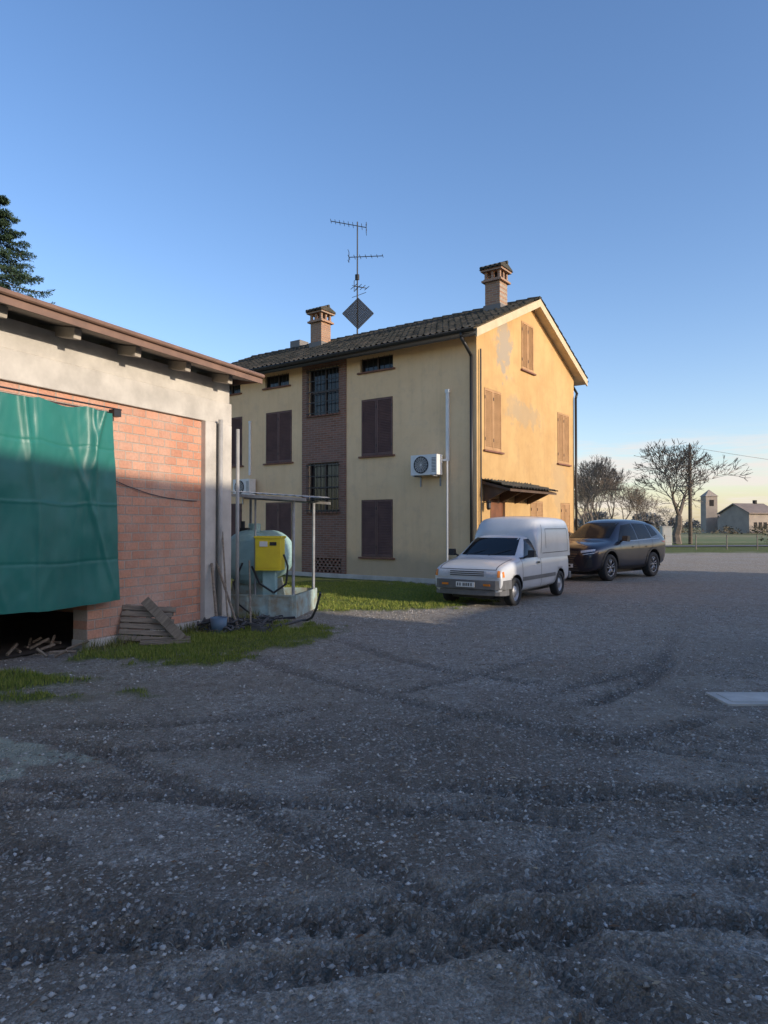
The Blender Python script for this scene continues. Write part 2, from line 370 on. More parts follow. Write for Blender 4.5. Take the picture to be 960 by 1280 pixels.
sh_d=M('shutter_plum',(.15,.075,.06),(.095,.048,.042),3,.6)
sh_t=M('shutter_faded_sunlit',(.48,.28,.13),(.37,.21,.09),3,.7)  # plum shutter paint, with fading and the gable's sunlight put into the colour
trimm=M('sill_terracotta',(.24,.11,.07),(.16,.075,.055),4,.85)
def shutter(mb,a0,a1,z0,z1,out=.0,mi=0):
    mid=(a0+a1)/2
    for (l,r) in ((a0+.008,mid-.004),(mid+.004,a1-.008)):
        fw=.045
        mb.box(l,l+fw,-.03+out,.012+out,z0+.01,z1-.01,mi);mb.box(r-fw,r,-.03+out,.012+out,z0+.01,z1-.01,mi)
        for zc in (z0+.01,z1-.07): mb.box(l+fw,r-fw,-.03+out,.010+out,zc,zc+.06,mi)
        n=int((z1-z0)/.05)
        for i in range(n):
            z=z0+.07+i*(z1-z0-.14)/n
            mb.add([(l+fw,-.024+out,z+.045),(r-fw,-.024+out,z+.045),(r-fw,.008+out,z),(l+fw,.008+out,z),
                    (l+fw,-.024+out,z+.057),(r-fw,-.024+out,z+.057),(r-fw,.008+out,z+.012),(l+fw,.008+out,z+.012)],
                   [(0,1,2,3),(4,5,6,7),(0,1,5,4),(2,3,7,6)],mi)
        for zc in (z0+.25,z1-.3): mb.box(l,l+.02,.012+out,.024+out,zc,zc+.09,1)
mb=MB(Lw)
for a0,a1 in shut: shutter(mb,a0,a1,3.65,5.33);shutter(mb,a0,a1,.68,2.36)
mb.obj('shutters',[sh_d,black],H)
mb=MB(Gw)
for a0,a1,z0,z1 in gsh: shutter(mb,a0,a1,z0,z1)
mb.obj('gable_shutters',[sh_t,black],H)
sl_=MB(Lw)
for a0,a1 in shut:
    sl_.box(a0-.08,a1+.08,-.02,.07,3.60,3.646);sl_.box(a0-.08,a1+.08,-.02,.07,.63,.676)
for a0,a1 in att: sl_.box(a0-.08,a1+.08,-.02,.07,6.10,6.146)
for z in (5.0,1.98): sl_.box(4.68,6.03,.0,.09,z-.01,z+.036)
sl_.fn=Gw
for a0,a1,z0,z1 in gsh: sl_.box(a0-.07,a1+.07,-.02,.07,z0-.05,z0-.004)
sl_.box(.65,1.75,.036,.5,.0,.1)
sl_.obj('window_sills',[trimm],H,bevel=.006)
m,nt,bb=newmat('window_glass');bb.inputs['Base Color'].default_value=(.012,.016,.02,1);bb.inputs['Roughness'].default_value=.08
bb.inputs['Specular IOR Level'].default_value=.4;glass=m
m,nt,bb=newmat('tinted_glass');bb.inputs['Base Color'].default_value=(.018,.022,.026,1);bb.inputs['Roughness'].default_value=.14
bb.inputs['Specular IOR Level'].default_value=.14;glass2=m
wf=M('window_frame_brown',(.07,.045,.035),None,5,.5)
wi=MB(Lw)
def win(a0,a1,z0,z1,nv=2,nh=1,dep=.13):
    wi.box(a0,a1,-dep-.02,-dep,z0,z1,1)
    for k in range(nv+1):
        a=a0+(a1-a0)*k/nv; wi.box(max(a0,a-.025),min(a1,a+.025),-dep,-dep+.04,z0,z1,0)
    for k in range(nh+1):
        z=z0+(z1-z0)*k/nh; wi.box(a0,a1,-dep+.002,-dep+.036,max(z0,z-.025),min(z1,z+.025),0)
for a0,a1 in att: win(a0,a1,6.15,6.55)
win(4.73,5.98,5.04,6.50,2,2);win(4.73,5.98,2.02,3.55,2,2)
wi.obj('windows',[wf,glass],H)
gr=MB(Lw)
for z0,z1 in ((5.0,6.5),(1.98,3.55)):
    for k in range(9): gr.cyl((4.75+k*.152,.1,z0),(4.75+k*.152,.1,z1),.010,n=5)
    for k in range(5):
        z=z0+.08+(z1-z0-.16)*k/4;gr.box(4.70,6.01,.092,.108,z,z+.025)
    for a in (4.70,6.0):
        for z in (z0+.1,z1-.1): gr.box(a-.01,a+.01,.0,.1,z-.01,z+.01)
for a0,a1 in att:
    for k in range(6): gr.cyl((a0+.1+k*(a1-a0-.2)/5,.02,6.15),(a0+.1+k*(a1-a0-.2)/5,.02,6.55),.006,n=5)
gr.obj('window_grilles',[black],H)
d=MB(Gw);d.box(.77,1.63,-.12,-.06,.1,2.33,0)
for k in range(3): d.box(.87,1.53,-.06,-.045,.25+.7*k,.8+.7*k,0)
d.cyl((1.5,-.05,1.1),(1.5,.02,1.1),.02,mi=1);d.obj('front_door',[M('door_wood',(.22,.08,.03),(.14,.05,.02),4,.5),black],H,bevel=.01)
def tilemat():
    m,nt,b=newmat('mossy_tile');tc=N(nt,'ShaderNodeTexCoord');o=tc.outputs['Object']
    n1=noise(nt,o,2.2,5,.7);n2=noise(nt,o,14,3)
    col=ramp(nt,n1,[(.3,(.022,.026,.02)),(.5,(.055,.052,.040)),(.7,(.09,.07,.05)),(.85,(.08,.095,.035))])
    col=mix(nt,.5,col,ramp(nt,n2,[(.3,.5),(.7,1.2)]),'MULTIPLY')
    L(nt,col,b.inputs['Base Color']);b.inputs['Roughness'].default_value=.9;return m
tm=tilemat()
def tiles(name,o,du,dv,Lu,Lv,parent,per=.2,row=.36,amp=.035):
    o=np.array(o,float);du=np.array(du,float);dv=np.array(dv,float);du/=np.linalg.norm(du);dv/=np.linalg.norm(dv)
    nn=np.cross(du,dv);nn=nn*(1 if nn[2]>0 else -1)
    nu=int(Lu/per*8);U=np.linspace(0,Lu,nu)
    rows=[]
    k=0
    while k*row<Lv: 
        rows+= [(k*row+.001,.03),(min((k+1)*row,Lv),.0)];k+=1
    out=[]
    jit=rng.random(2000)*.02
    for r,(v,hh) in enumerate(rows):
        ph=np.cos(U/per*2*math.pi);hgt=np.where(ph>0,ph*amp,ph*amp*.55)+hh+jit[(np.floor(U/per+.5).astype(int)*7+ (r//2)*13)%2000]
        vv=v+ jit[(np.floor(U/per+.5).astype(int)*3+(r//2)*29)%2000]*1.2
        out.append(o+U[:,None]*du+ vv[:,None]*dv+hgt[:,None]*nn)
    V=np.array(out).reshape(-1,3);nr=len(rows);ix=np.arange(nr*nu).reshape(nr,nu)
    F=np.stack([ix[:-1,:-1],ix[:-1,1:],ix[1:,1:],ix[1:,:-1]],-1).reshape(-1,4)
    ob=npmesh(name,V,F,tm,smooth=False);ob.parent=parent;return ob
ze=6.66;G=.26;EV=.5;zr=ze+SL*(DEP/2+EV)
rf=MB();th=.15
rf.prism([(-EV,ze-th),(DEP/2,zr-th),(DEP+EV,ze-th),(DEP+EV,ze),(DEP/2,zr),(-EV,ze)],'x',-LEN-G,G)
soff=M('soffit_cream',(.70,.56,.36),(.56,.44,.28),3,.85);rf.obj('roof_slab',[soff],H)
fa=MB()
fa.prism([(-EV-.02,ze-th-.06),(DEP/2,zr-th-.06),(DEP+EV+.02,ze-th-.06),(DEP+EV+.02,ze+.015),(DEP/2,zr+.02),(-EV-.02,ze+.015)],'x',G+.003,G+.045)
fa.obj('barge_board',[M('barge_cream',(.62,.50,.33),(.5,.4,.25),3,.8)],H)
sq=math.sqrt(1+SL*SL)
tiles('roof_tiles_front',(-LEN-G-.03,-EV-.06,ze+.02),(1,0,0),(0,1,SL),LEN+2*G+.08,(DEP/2+EV+.06)*sq,H)
tiles('roof_tiles_back',(-LEN-G-.03,DEP+EV+.06,ze+.02),(1,0,0),(0,-1,SL),LEN+2*G+.08,(DEP/2+EV+.06)*sq,H)
rd=MB()
k=0
while k*.38<LEN+2*G:
    x0=-LEN-G+k*.38;rd.cyl((x0,DEP/2,zr+.05),(x0+.4,DEP/2,zr+.03),.09,.08,10);k+=1
rd.obj('ridge_tiles',[tm],H,smooth=False)
gu=MB()
def gutter(y,sgn):
    r=.075;n=8;vs=[];
    for x in (-LEN-G,G+.02):
        for i in range(n+1):
            t=math.pi*i/n;vs.append((x,y+sgn*(-math.cos(t)*r),ze-.0-math.sin(t)*r))
    gu.add(vs,[(i,i+1,n+2+i,n+1+i) for i in range(n)])
    gu.cyl((-LEN-G,y-sgn*r,ze),(G+.02,y-sgn*r,ze),.012,n=6);gu.cyl((-LEN-G,y+sgn*r,ze),(G+.02,y+sgn*r,ze),.010,n=6)
gutter(-EV-.10,1);gutter(DEP+EV+.10,1)
gu.box(-LEN-G,G,-EV-.03,-EV-.004,ze-.17,ze-.01)
gu.path([(-.12,-EV-.1,ze-.06),(-.12,-EV-.1,ze-.18),(-.12,-.07,ze-.55),(-.12,-.07,.1)],.045,8)
gu.path([(-.3,DEP+EV+.1,ze-.06),(.08,DEP+.1,ze-.5),(.08,DEP-.02,ze-.7),(.08,DEP-.02,.1)],.045,8)
gu.obj('gutters_and_downpipes',[M('gutter_brown',(.035,.035,.035),None,5,.45,metal=.3)],H,smooth=True)
pp=MB();pp.path([(.06,.12,.3),(.06,.12,6.3)],.022,6);pp.obj('conduit',[black],H)
pc=MB();pc.prism([(.0,2.72),(.85,2.50),(.85,2.56),(.0,2.80)],'y',.25,3.3)
for y in (.35,1.3,2.25,3.1):
    pc.prism([(.0,2.25),(.07,2.25),(.62,2.5),(.7,2.54),(.0,2.72)],'y',y,y+.08)
pc.obj('porch_canopy',[M('canopy_wood',(.12,.07,.04),(.07,.04,.025),4,.7)],H)
tiles('canopy_tiles',(.90,.22,2.57),(0,1,0),(-1,0,.28),3.1,.92,H,.19,.3,.03)
def ac(name,a0,a1,z0,z1):
    e=MB(Lw);e.box(a0,a1,.08,.36,z0,z1,0)
    cx=(a0+a1)/2+.08;cz=(z0+z1)/2;R=(z1-z0)*.40
    e.lathe((cx,.361,cz),(0,1,0),[(.001,.0),(R,.0),(R,.012),(R*1.08,.012),(R*1.08,0)],24,1)
    for k in range(1,6): e.lathe((cx,.376,cz),(0,1,0),[(R*k/6-.004,0),(R*k/6+.004,0),(R*k/6+.004,.004)],24,0)
    for k in range(8):
        t=k*math.pi/8;e.cyl((cx-R*math.cos(t),.378,cz-R*math.sin(t)),(cx+R*math.cos(t),.378,cz+R*math.sin(t)),.003,n=4)
    for k in range(10): e.box(a0+.03,a0+.16,.361,.366,z0+.08+k*.04,z0+.095+k*.04,1)
    for a in (a0+.1,a1-.1): e.box(a-.02,a+.02,.0,.38,z0-.04,z0-.003,2);e.box(a-.02,a+.02,.0,.02,z0-.3,z0-.04,2)
    e.obj(name,[white,M('ac_dark',(.05,.05,.05),None,4,.5),steel],H)
ac('air_conditioner_unit',1.02,1.86,2.98,3.53);ac('air_conditioner_unit_2',8.3,9.1,2.62,3.15)
cp=MB(Lw);cp.box(.83,.92,.0,.06,3.35,5.25);cp.box(.815,.935,.0,.075,5.2,5.3);cp.cyl((.87,.05,.15),(.87,.05,3.35),.03,n=8);cp.box(.92,1.02,.02,.07,3.35,3.41)
cp.box(8.6,8.68,.0,.05,3.3,5.1);cp.box(8.59,8.69,.0,.06,5.05,5.13);cp.obj('pipe_trunking',[white],H,bevel=.006)
cb=brick_mat('chimney_brick',0,(.42,.24,.14),(.32,.17,.11),(.38,.33,.27),.24,.07,.01,(.28,.22,.17))
def chimney(name,s,wy,top,k_=.86):
    c=MB();x=-s;z0=ze+SL*(wy+EV)-.35;b_=.27*k_
    c.box(x-b_,x+b_,wy-b_,wy+b_,z0,top-.52)
    c.box(x-.36*k_,x+.36*k_,wy-.36*k_,wy+.36*k_,top-.52,top-.46);c.box(x-.31*k_,x+.31*k_,wy-.31*k_,wy+.31*k_,top-.46,top-.42)
    for dx in(-.24,0,.24):
        for dy in(-.24,0,.24):
            if dx or dy: c.box(x+dx*k_-.04,x+dx*k_+.04,wy+dy*k_-.04,wy+dy*k_+.04,top-.42,top-.2)
    c.box(x-.1,x+.1,wy-.1,wy+.1,top-.42,top-.22,1)
    c.box(x-.38*k_,x+.38*k_,wy-.38*k_,wy+.38*k_,top-.2,top-.14)
    c.obj(name,[cb,dark],H)
    t=MB();q=.42*k_
    t.add([(x-q,wy-q,top-.14),(x+q,wy-q,top-.14),(x+q,wy+q,top-.14),(x-q,wy+q,top-.14),(x-q,wy,top+.02),(x+q,wy,top+.02)],[(0,1,5,4),(2,3,4,5),(1,2,5),(3,0,4),(0,3,2,1)])
    for k in range(5):
        xx=x+(-.34+.17*k)*k_;t.cyl((xx,wy-q,top-.1),(xx,wy,top+.05),.055,.045,8);t.cyl((xx,wy+q,top-.1),(xx,wy,top+.05),.055,.045,8)
    t.cyl((x-q,wy,top+.06),(x+q,wy,top+.06),.055,n=8);t.obj(name+'_cap',[tm],H)
    lf=MB();lf.box(x-b_-.04,x+b_+.04,wy-b_-.04,wy+b_+.04,z0,z0+.48);lf.obj(name+'_flashing',[M('lead',(.16,.15,.14),None,4,.6)],H)
chimney('chimney_stack',7.8,2.6,9.42,.95);chimney('chimney_stack_2',.85,2.8,9.50,.92);chimney('chimney_stack_3',11.3,5.2,8.8)
an=MB();ax=-6.9;ay=3.6;an.cyl((ax,ay,zr-.3),(ax,ay,12.75),.03,.022,8)
def yagi(z,ang,Lb,n,el,dz=0):
    dx,dy=math.cos(ang),math.sin(ang);a=Vector((ax-dx*Lb*.25,ay-dy*Lb*.25,z-dz*.25));bb_=Vector((ax+dx*Lb*.75,ay+dy*Lb*.75,z+dz*.75));an.cyl(a,bb_,.016,n=5)
    for k in range(n):
        p=a.lerp(bb_,k/(n-1));l=el*(1-.35*k/(n-1))/2;an.cyl(p-Vector((-dy,dx,0))*l,p+Vector((-dy,dx,0))*l,.011,n=4)
    for q in(-.12,.12): an.cyl(a+Vector((0,0,q*1.6)),a-Vector((-dy,dx,0))*.25+Vector((0,0,q*1.6)),.01,n=4)
    an.cyl(a-Vector((0,0,.2)),a+Vector((0,0,.2)),.012,n=4)
yagi(12.6,math.radians(215),1.3,9,.55,.25);yagi(11.45,math.radians(30),1.25,7,.45,.0);yagi(10.35,math.radians(60),.5,4,.7)
an.box(ax-.06,ax+.06,ay-.06,ay+.04,10.6,10.8)
an.cyl((ax-.25,ay,10.0),(ax+.25,ay+.2,10.15),.01,n=4);an.cyl((ax-.25,ay,10.45),(ax+.2,ay,10.3),.01,n=4)
Q=.56;cz=9.30
ex=Vector((math.cos(math.radians(36)),math.sin(math.radians(36)),0));cc=Vector((ax+.15,ay-.15,cz))
cor=[cc-ex*Q,cc+Vector((0,0,Q)),cc+ex*Q,cc-Vector((0,0,Q))]
an.path(cor+[cor[0]],.02,5)
NN=18
for k in range(1,NN):
    an.cyl(cor[0].lerp(cor[1],k/NN),cor[3].lerp(cor[2],k/NN),.016,n=4);an.cyl(cor[0].lerp(cor[3],k/NN),cor[1].lerp(cor[2],k/NN),.016,n=4)
an.obj('tv_antenna',[M('antenna_metal',(.035,.035,.035),None,5,.6,metal=.3)],H)
wl=MB(Gw);wl.cyl((.35,.0,2.2),(.35,.14,2.25),.012);wl.lathe((.35,.16,2.02),(0,0,1),[(.03,0),(.06,.05),(.06,.18),(.08,.2),(.01,.27)],8);wl.obj('wall_lantern',[black],H)
# ================================================================= GARAGE
Ga=empty('brick_garage',(-3.82,8.98,0),rotxy((.9026,-.4305)))
gb=brick_mat('hollow_brick',1,(.70,.34,.21),(.56,.26,.16),(.47,.38,.30),.25,.125,.010,(.62,.46,.36),.9)
g=MB();g.box(-.25,0,0,2.2,.12,3.25);g.box(-.25,0,-11,-4.6,.12,3.25);g.box(-.25,0,-4.6,0,3.06,3.25);g.obj('brick_walls',[gb],Ga)
g=MB();g.box(-9,-8.75,-11,2.8,0,4);g.box(-8.75,-.26,2.55,2.78,0,4);g.box(-8.75,-.26,-11,-10.8,0,4);g.obj('rear_walls',[gb],Ga)
g=MB();g.box(-.27,.03,-.01,2.22,-.1,.12);g.box(-.27,.03,-11,-4.6,-.1,.12);g.obj('footing',[conc_l],Ga,bevel=.01)
g=MB();g.box(-.3,.05,-11,2.88,3.253,3.62);g.box(-.3,.02,-11,2.86,3.62,3.98)
g.box(-.2,.09,2.18,2.44,0,3.25);g.box(-.2,.10,2.52,2.82,0,3.25);g.box(-.2,.0,2.44,2.52,0,3.25)
g.obj('concrete_frame',[conc_l],Ga,bevel=.012)
g=MB()
for k in range(-11,3): 
    y=k*.98+.5
    g.prism([(-.3,3.98),(.34,3.86),(.36,3.99),(-.3,4.11)],'y',y-.055,y+.055)
g.obj('rafter_tails',[M('rafter_concrete',(.46,.41,.34),(.32,.28,.23),3,.85)],Ga,bevel=.008)
brown=M('fascia_brown',(.24,.14,.095),(.17,.10,.07),4,.6)
g=MB();sl2=.2
g.prism([(.5,3.97),(.5,4.06),(-4.4,4.06+4.9*sl2),(-9.5,4.0),(-9.5,3.92),(-4.4,3.95+4.9*sl2)],'y',-11.5,3.05)
g.obj('roof_sheet',[M('roof_sheet_mat',(.36,.30,.25),(.25,.2,.17),2,.8)],Ga)
g=MB();g.box(.503,.53,-11.5,3.07,3.955,4.09);g.cyl((.545,-11.5,4.075),(.545,3.07,4.075),.035,n=10);g.box(-.2,.53,3.053,3.075,3.98,4.12)
g.obj('eave_fascia',[brown],Ga)
g=MB();g.cyl((.14,2.48,.1),(.14,2.48,3.3),.035,n=10);g.cyl((.16,2.90,.0),(.16,2.90,3.2),.03,n=8);g.obj('drain_pipes',[M('pvc_grey',(.42,.41,.38),(.33,.32,.3),5,.5)],Ga,smooth=True)
g=MB();g.add([(-8.7,-10.8,.03),(-.28,-10.8,.03),(-.28,2.5,.03),(-8.7,2.5,.03)],[(0,1,2,3)]);g.obj('garage_floor',[M('dirt_floor',(.10,.085,.07),(.06,.05,.04),3,.9)],Ga)
g=MB();pts=[(.02+.01*(i%2),.25+i*.2,2.25-.03*i-.25*math.sin(i/9*math.pi)*.3) for i in range(10)];g.path(pts,.006,5);g.obj('cable',[black],Ga)
# tarpaulin
ny_,nz_=220,150;a=np.linspace(-4.9,.36,ny_);t=np.linspace(0,1,nz_);A,T=np.meshgrid(a,t)
top=3.13-.045*np.abs(np.sin((A+.1)*math.pi/.72))**.8-.03*fbm(A*3,A*0,2);bot=.60+.02*np.sin(A*3)+.02*fbm(A*5,A*0,2)
Zt=top*(1-T)+bot*T
Al=A-.10*(1-T)*((A+4.9)/5.26)**6
out=.13+.05*T+.028*np.sin(A*4.2+1.3*T+.9*np.sin(A*2.1))*(.4+T*.7)+.07*(fbm(A*1.0,T*1.6,3)-.5)+.045*(fbm(A*4+T*2,T*5,3)-.5)
out+=.08*np.exp(-((A+.30-.45*(1-T)**2)/.06)**2)*(1-T)**1.5+.06*np.exp(-((A+.75+.3*(1-T))/.05)**2)*(1-T)**2+.04*np.exp(-((A+.02)/.04)**2)*(1-T)
for q_,s_ in((-.5,.9),(-1.3,-.7),(-2.0,.8)): out+=.03*np.exp(-((A-q_-s_*T*.9)/.035)**2)*(1-T)*T*3
for k in range(9): out+=.009*np.exp(-((A+.25+k*.62)/.012)**2)*(1 if k%2 else -1)
for k in range(3): out+=.007*np.exp(-((T-.2-.29*k)/.005)**2)*(1 if k%2 else -1)
V=np.stack([out,Al,Zt],-1).reshape(-1,3);ix=np.arange(ny_*nz_).reshape(nz_,ny_);F=np.stack([ix[:-1,:-1],ix[:-1,1:],ix[1:,1:],ix[1:,:-1]],-1).reshape(-1,4)
tarpm=M('tarp_green',(.020,.185,.145),(.012,.135,.108),1.2,.42,.25,90,.004)
tp=npmesh('green_tarpaulin',V,F,tarpm,smooth=True);tp.matrix_world=Matrix.Translation((-3.82,8.98,0))@Matrix.Rotation(rotxy((.9026,-.4305)),4,'Z')
g=MB();g.cyl((.13,-5,3.14),(.13,.42,3.15),.012,n=6);g.box(.05,.15,.28,.4,3.05,3.14);g.obj('tarp_rail',[black],Ga)
P=empty('broken_pallet',(-3.22,9.38,0),math.radians(16))
g=MB()
for k in range(6): g.box(-.34,.34+.04*math.sin(k*3),.0,.02,.05+k*.085,.118+k*.085)
for x in(-.3,-.02,.24): g.box(x,x+.07,.021,.10,.02,.56)
for k in range(3): g.box(-.34,.34,.101,.12,.05+k*.2,.13+k*.2)
o_=g.obj('slats',[wood],P,bevel=.004);o_.rotation_euler=(math.radians(-24),math.radians(5),0)
g=MB()
for k in range(3): g.box(-.05,.6,-.22+k*.12,-.14+k*.12,.03+k*.012,.05+k*.012)
g.obj('loose_slats',[wood],P)
g=MB();g.box(0,.13,0,.035,0,.75);g.obj('leaning_plank',[wood],None,bevel=.004,loc=(-2.78,9.45,.02),rot=(math.radians(-20),math.radians(-42),.4))
g=MB()
for i in range(34):
    x0,y0=random.uniform(-2.75,-1.7),random.uniform(10.2,11.3);r=random.uniform(.05,.24);z=.03+random.random()*.13
    pts=[(x0+r*math.cos(t*.7+i),y0+r*.8*math.sin(t*.7+i),z+.03*math.sin(t*1.7+i)) for t in range(9)];g.path(pts,random.choice([.008,.012,.018]),5)
for i in range(14):
    x0,y0=random.uniform(-2.8,-1.8),random.uniform(10.2,11.3);g.box(x0,x0+random.uniform(.06,.25),y0,y0+.1,.02,.05+random.random()*.1)
pts=[(-1.9+.9*t_/10,11.2-.35*math.sin(t_*.7),.04+.5*max(0,(t_-7)/3)**2) for t_ in range(11)];g.path(pts,.02,6)
g.obj('scrap_heap',[M('scrap_dark',(.10,.10,.10),(.03,.03,.03),6,.6)],None)
g=MB();g.lathe((-2.45,10.35,.0),(0,0,1),[(.001,0),(.10,0),(.13,.24),(.125,.24),(.1,.02),(.001,.02)],16);g.obj('plastic_bucket',[M('bucket_blue',(.10,.16,.22),None,4,.5)],None,smooth=True)
g=MB()
for (a,b_,c_) in (((-2.2,10.6,0),(-2.75,11.25,1.15),.02),((-2.35,10.55,0),(-2.60,11.2,1.5),.015),((-2.05,10.75,0),(-2.3,11.9,1.0),.015),((-2.5,10.5,0),(-2.72,11.0,1.0),.025)): g.cyl(a,b_,c_,n=6)
g.obj('leaning_poles',[wood],None)
g=MB()
for i in range(14):
    x0=-4.6+random.random()*.75;y0=8.3+random.random()*.9;r=random.uniform(.1,.3);aa=random.random()*3
    g.cyl((x0,y0,.03+random.random()*.05),(x0+r*math.cos(aa),y0+r*math.sin(aa),.05+random.random()*.12),.018,n=5)
g.obj('scrap_wood',[wood],None)
# ================================================================= FUEL TANK
T_=empty('diesel_tank_station',(-2.10,12.6,0),math.radians(-8))
teal=M('tank_teal',(.42,.60,.58),(.28,.45,.44),3,.5)
g=MB();R=.47
prof=[(.001,-.72),(.15,-.715),(.3,-.69),(.40,-.64),(R,-.56),(R,.9),(.42,.98),(.001,1.05)]
g.lathe((-.27,.22,1.04),(0,1,0),prof,36);g.lathe((-.27,.22,1.04),(0,1,0),[(R+.001,-.52),(R+.012,-.51),(R+.012,-.46),(R+.001,-.45)],36)
g.cyl((-.27,.05,1.48),(-.27,.05,1.64),.11,n=14)
g.obj('tank',[teal],T_,smooth=False,bevel=.01)
g=MB();g.box(-.66,.66,-.55,.95,.02,.05);
for (a0,a1,b0,b1) in ((-.66,.66,-.57,-.55),(-.66,.66,.95,.97),(-.68,-.66,-.57,.97),(.66,.68,-.57,.97)): g.box(a0,a1,b0,b1,.02,.40)
g.box(-.69,.69,-.585,-.545,.38,.41);
for y in(-.25,.7): g.prism([(-.65,.05),(.15,.05),(.05,.62),(-.25,.54),(-.58,.62)],'y',y,y+.06)
for x in (-.6,-.2,.2,.6): g.box(x-.02,x+.02,-.59,-.571,.04,.38)
g.obj('spill_tray',[M('tray_teal',(.42,.56,.54),(.30,.24,.15),5,.6)],T_)
g=MB();
for x,y in((-.64,-.53),(.62,-.53),(.62,.92),(-.64,.92)): g.cyl((x,y,.05),(x,y,2.12-.07*(x+.6)),.028,n=8)
g.cyl((-.05,-.56,.4),(-.05,-.56,2.1),.018,n=6)
g.obj('posts',[steel],T_)
g=MB()
n=26
for k in range(n):
    x0=-.85+k*1.75/n;z0=2.20-.07*(x0+.85);h=.018*(k%2)
    g.add([(x0,-.78,z0+h),(x0+1.75/n,-.78,z0+.018-h-.005),(x0+1.75/n,1.15,z0+.018-h+.06),(x0,1.15,z0+h+.065)],[(0,1,2,3)])
for y in(-.78,1.13): g.prism([(-.85,2.13),(.9,2.01),(.9,2.06),(-.85,2.18)],'y',y,y+.03)
g.obj('tin_canopy',[M('tin',(.42,.42,.40),(.26,.24,.22),5,.5,metal=.1)],T_)
g=MB();yel=M('dispenser_yellow',(.85,.66,.03),(.74,.55,.03),3,.4)
g.box(-.02,.42,-.66,-.36,.83,1.38,0);g.box(-.04,.44,-.675,-.35,1.38,1.42,0);g.box(0,.40,-.668,-.661,.87,1.2,0);g.box(.06,.2,-.672,-.661,1.24,1.33,1);g.box(.24,.36,-.672,-.661,1.26,1.32,2)
g.box(.08,.30,-.55,-.4,.4,.83,3)
g.obj('dispenser_cabinet',[yel,white,black,teal],T_,bevel=.006)
g=MB();pts=[(.44,-.5,1.1),(.52,-.52,.9),(.5,-.55,.6),(.3,-.62,.45),(.05,-.6,.6),(-.1,-.6,.9)];g.path(pts,.018,8)
pts=[(-.3,-.5,.95),(-.42,-.6,.6),(-.3,-.68,.25),(.0,-.75,.05),(.4,-.8,.04),(.7,-.7,.05)];g.path(pts,.016,8)
g.cyl((-.4,-.2,1.5),(-.4,-.2,1.68),.04,n=8);g.box(-.5,-.3,-.25,-.12,1.48,1.56);g.obj('hose_and_fittings',[black],T_)
# ================================================================= VEHICLES
def loft(stations,sub,mats,name,parent,arches,hw,wr):
    mb=MB();k=len(stations[0][1]);n=2*k-1
    for x,pts in stations:
        ring=[(x,y,z) for y,z in pts]+[(x,-y,z) for y,z in pts[-2::-1]]
        mb.v+=ring
    for s in range(len(stations)-1):
        for i in range(n):
            mb.f.append((s*n+i,s*n+(i+1)%n,(s+1)*n+(i+1)%n,(s+1)*n+i));mb.m.append(0)
    mb.f.append(tuple(range(n)));mb.m.append(0);mb.f.append(tuple(range((len(stations)-1)*n,len(stations)*n)));mb.m.append(0)
    ob=mb.obj(name,mats,parent,smooth=True)
    cs=[]
    for xa in arches:
        for sg in(1,-1):
            c=MB();c.cyl((xa,sg*(hw-.26),wr),(xa,sg*(hw+.3),wr),wr+.055,n=36);cc_=c.obj('c',[mats[0]],parent);cs.append(cc_)
    apply_bool(ob,cs,sub)
    me=ob.data
    while len(me.materials)<len(mats): me.materials.append(mats[len(me.materials)])
    for i_ in range(len(mats)): me.materials[i_]=mats[i_]
    for p in me.polygons:
        p.material_index=0;p.use_smooth=True
        for xa in arches:
            rr=math.hypot(p.center.x-xa,p.center.z-wr)
            if rr<wr+.075 and (abs(p.normal.y)<.3 and rr<wr+.057 or abs(p.center.y)<hw-.2) : p.material_index=1;p.use_smooth=False
    bm=bmesh.new();bm.from_mesh(me);bv=BVHTree.FromBMesh(bm);bm.free();return ob,bv
def conf(mb,bv,q,axis,sg=1,nu=8,nv=6,off=.005,mi=0):
    vs=[];
    for j in range(nv+1):
        for i in range(nu+1):
            u,v=i/nu,j/nv
            a=(q[0][0]*(1-u)+q[1][0]*u)*(1-v)+(q[3][0]*(1-u)+q[2][0]*u)*v
            b_=(q[0][1]*(1-u)+q[1][1]*u)*(1-v)+(q[3][1]*(1-u)+q[2][1]*u)*v
            if axis=='x': o=Vector((sg*9,a,b_));d_=Vector((-sg,0,0))
            elif axis=='y': o=Vector((a,sg*4,b_));d_=Vector((0,-sg,0))
            else: o=Vector((a,b_,6));d_=Vector((0,0,-1))
            h=bv.ray_cast(o,d_)
            if h[0] is None:
                h=bv.find_nearest(o+d_*(5.0 if axis=='x' else 3.3 if axis=='y' else 5))
            nr=h[1] if h[1].dot(d_)<0 else -h[1]
            vs.append(h[0]+nr*off)
    w_=nu+1
    mb.add(vs,[(j*w_+i,j*w_+i+1,(j+1)*w_+i+1,(j+1)*w_+i) for j in range(nv) for i in range(nu)],mi)
def both(mb,bv,q,axis,**k):
    if axis=='y':
        conf(mb,bv,q,'y',1,**k);conf(mb,bv,q,'y',-1,**k)
    else:
        conf(mb,bv,q,axis,1,**k);conf(mb,bv,[(-a,b_) for a,b_ in q],axis,1,**k)
tyre=M('tyre',(.03,.03,.03),None,6,.85);rimS=M('steel_rim',(.45,.45,.45),(.33,.33,.33),6,.45,metal=.4)
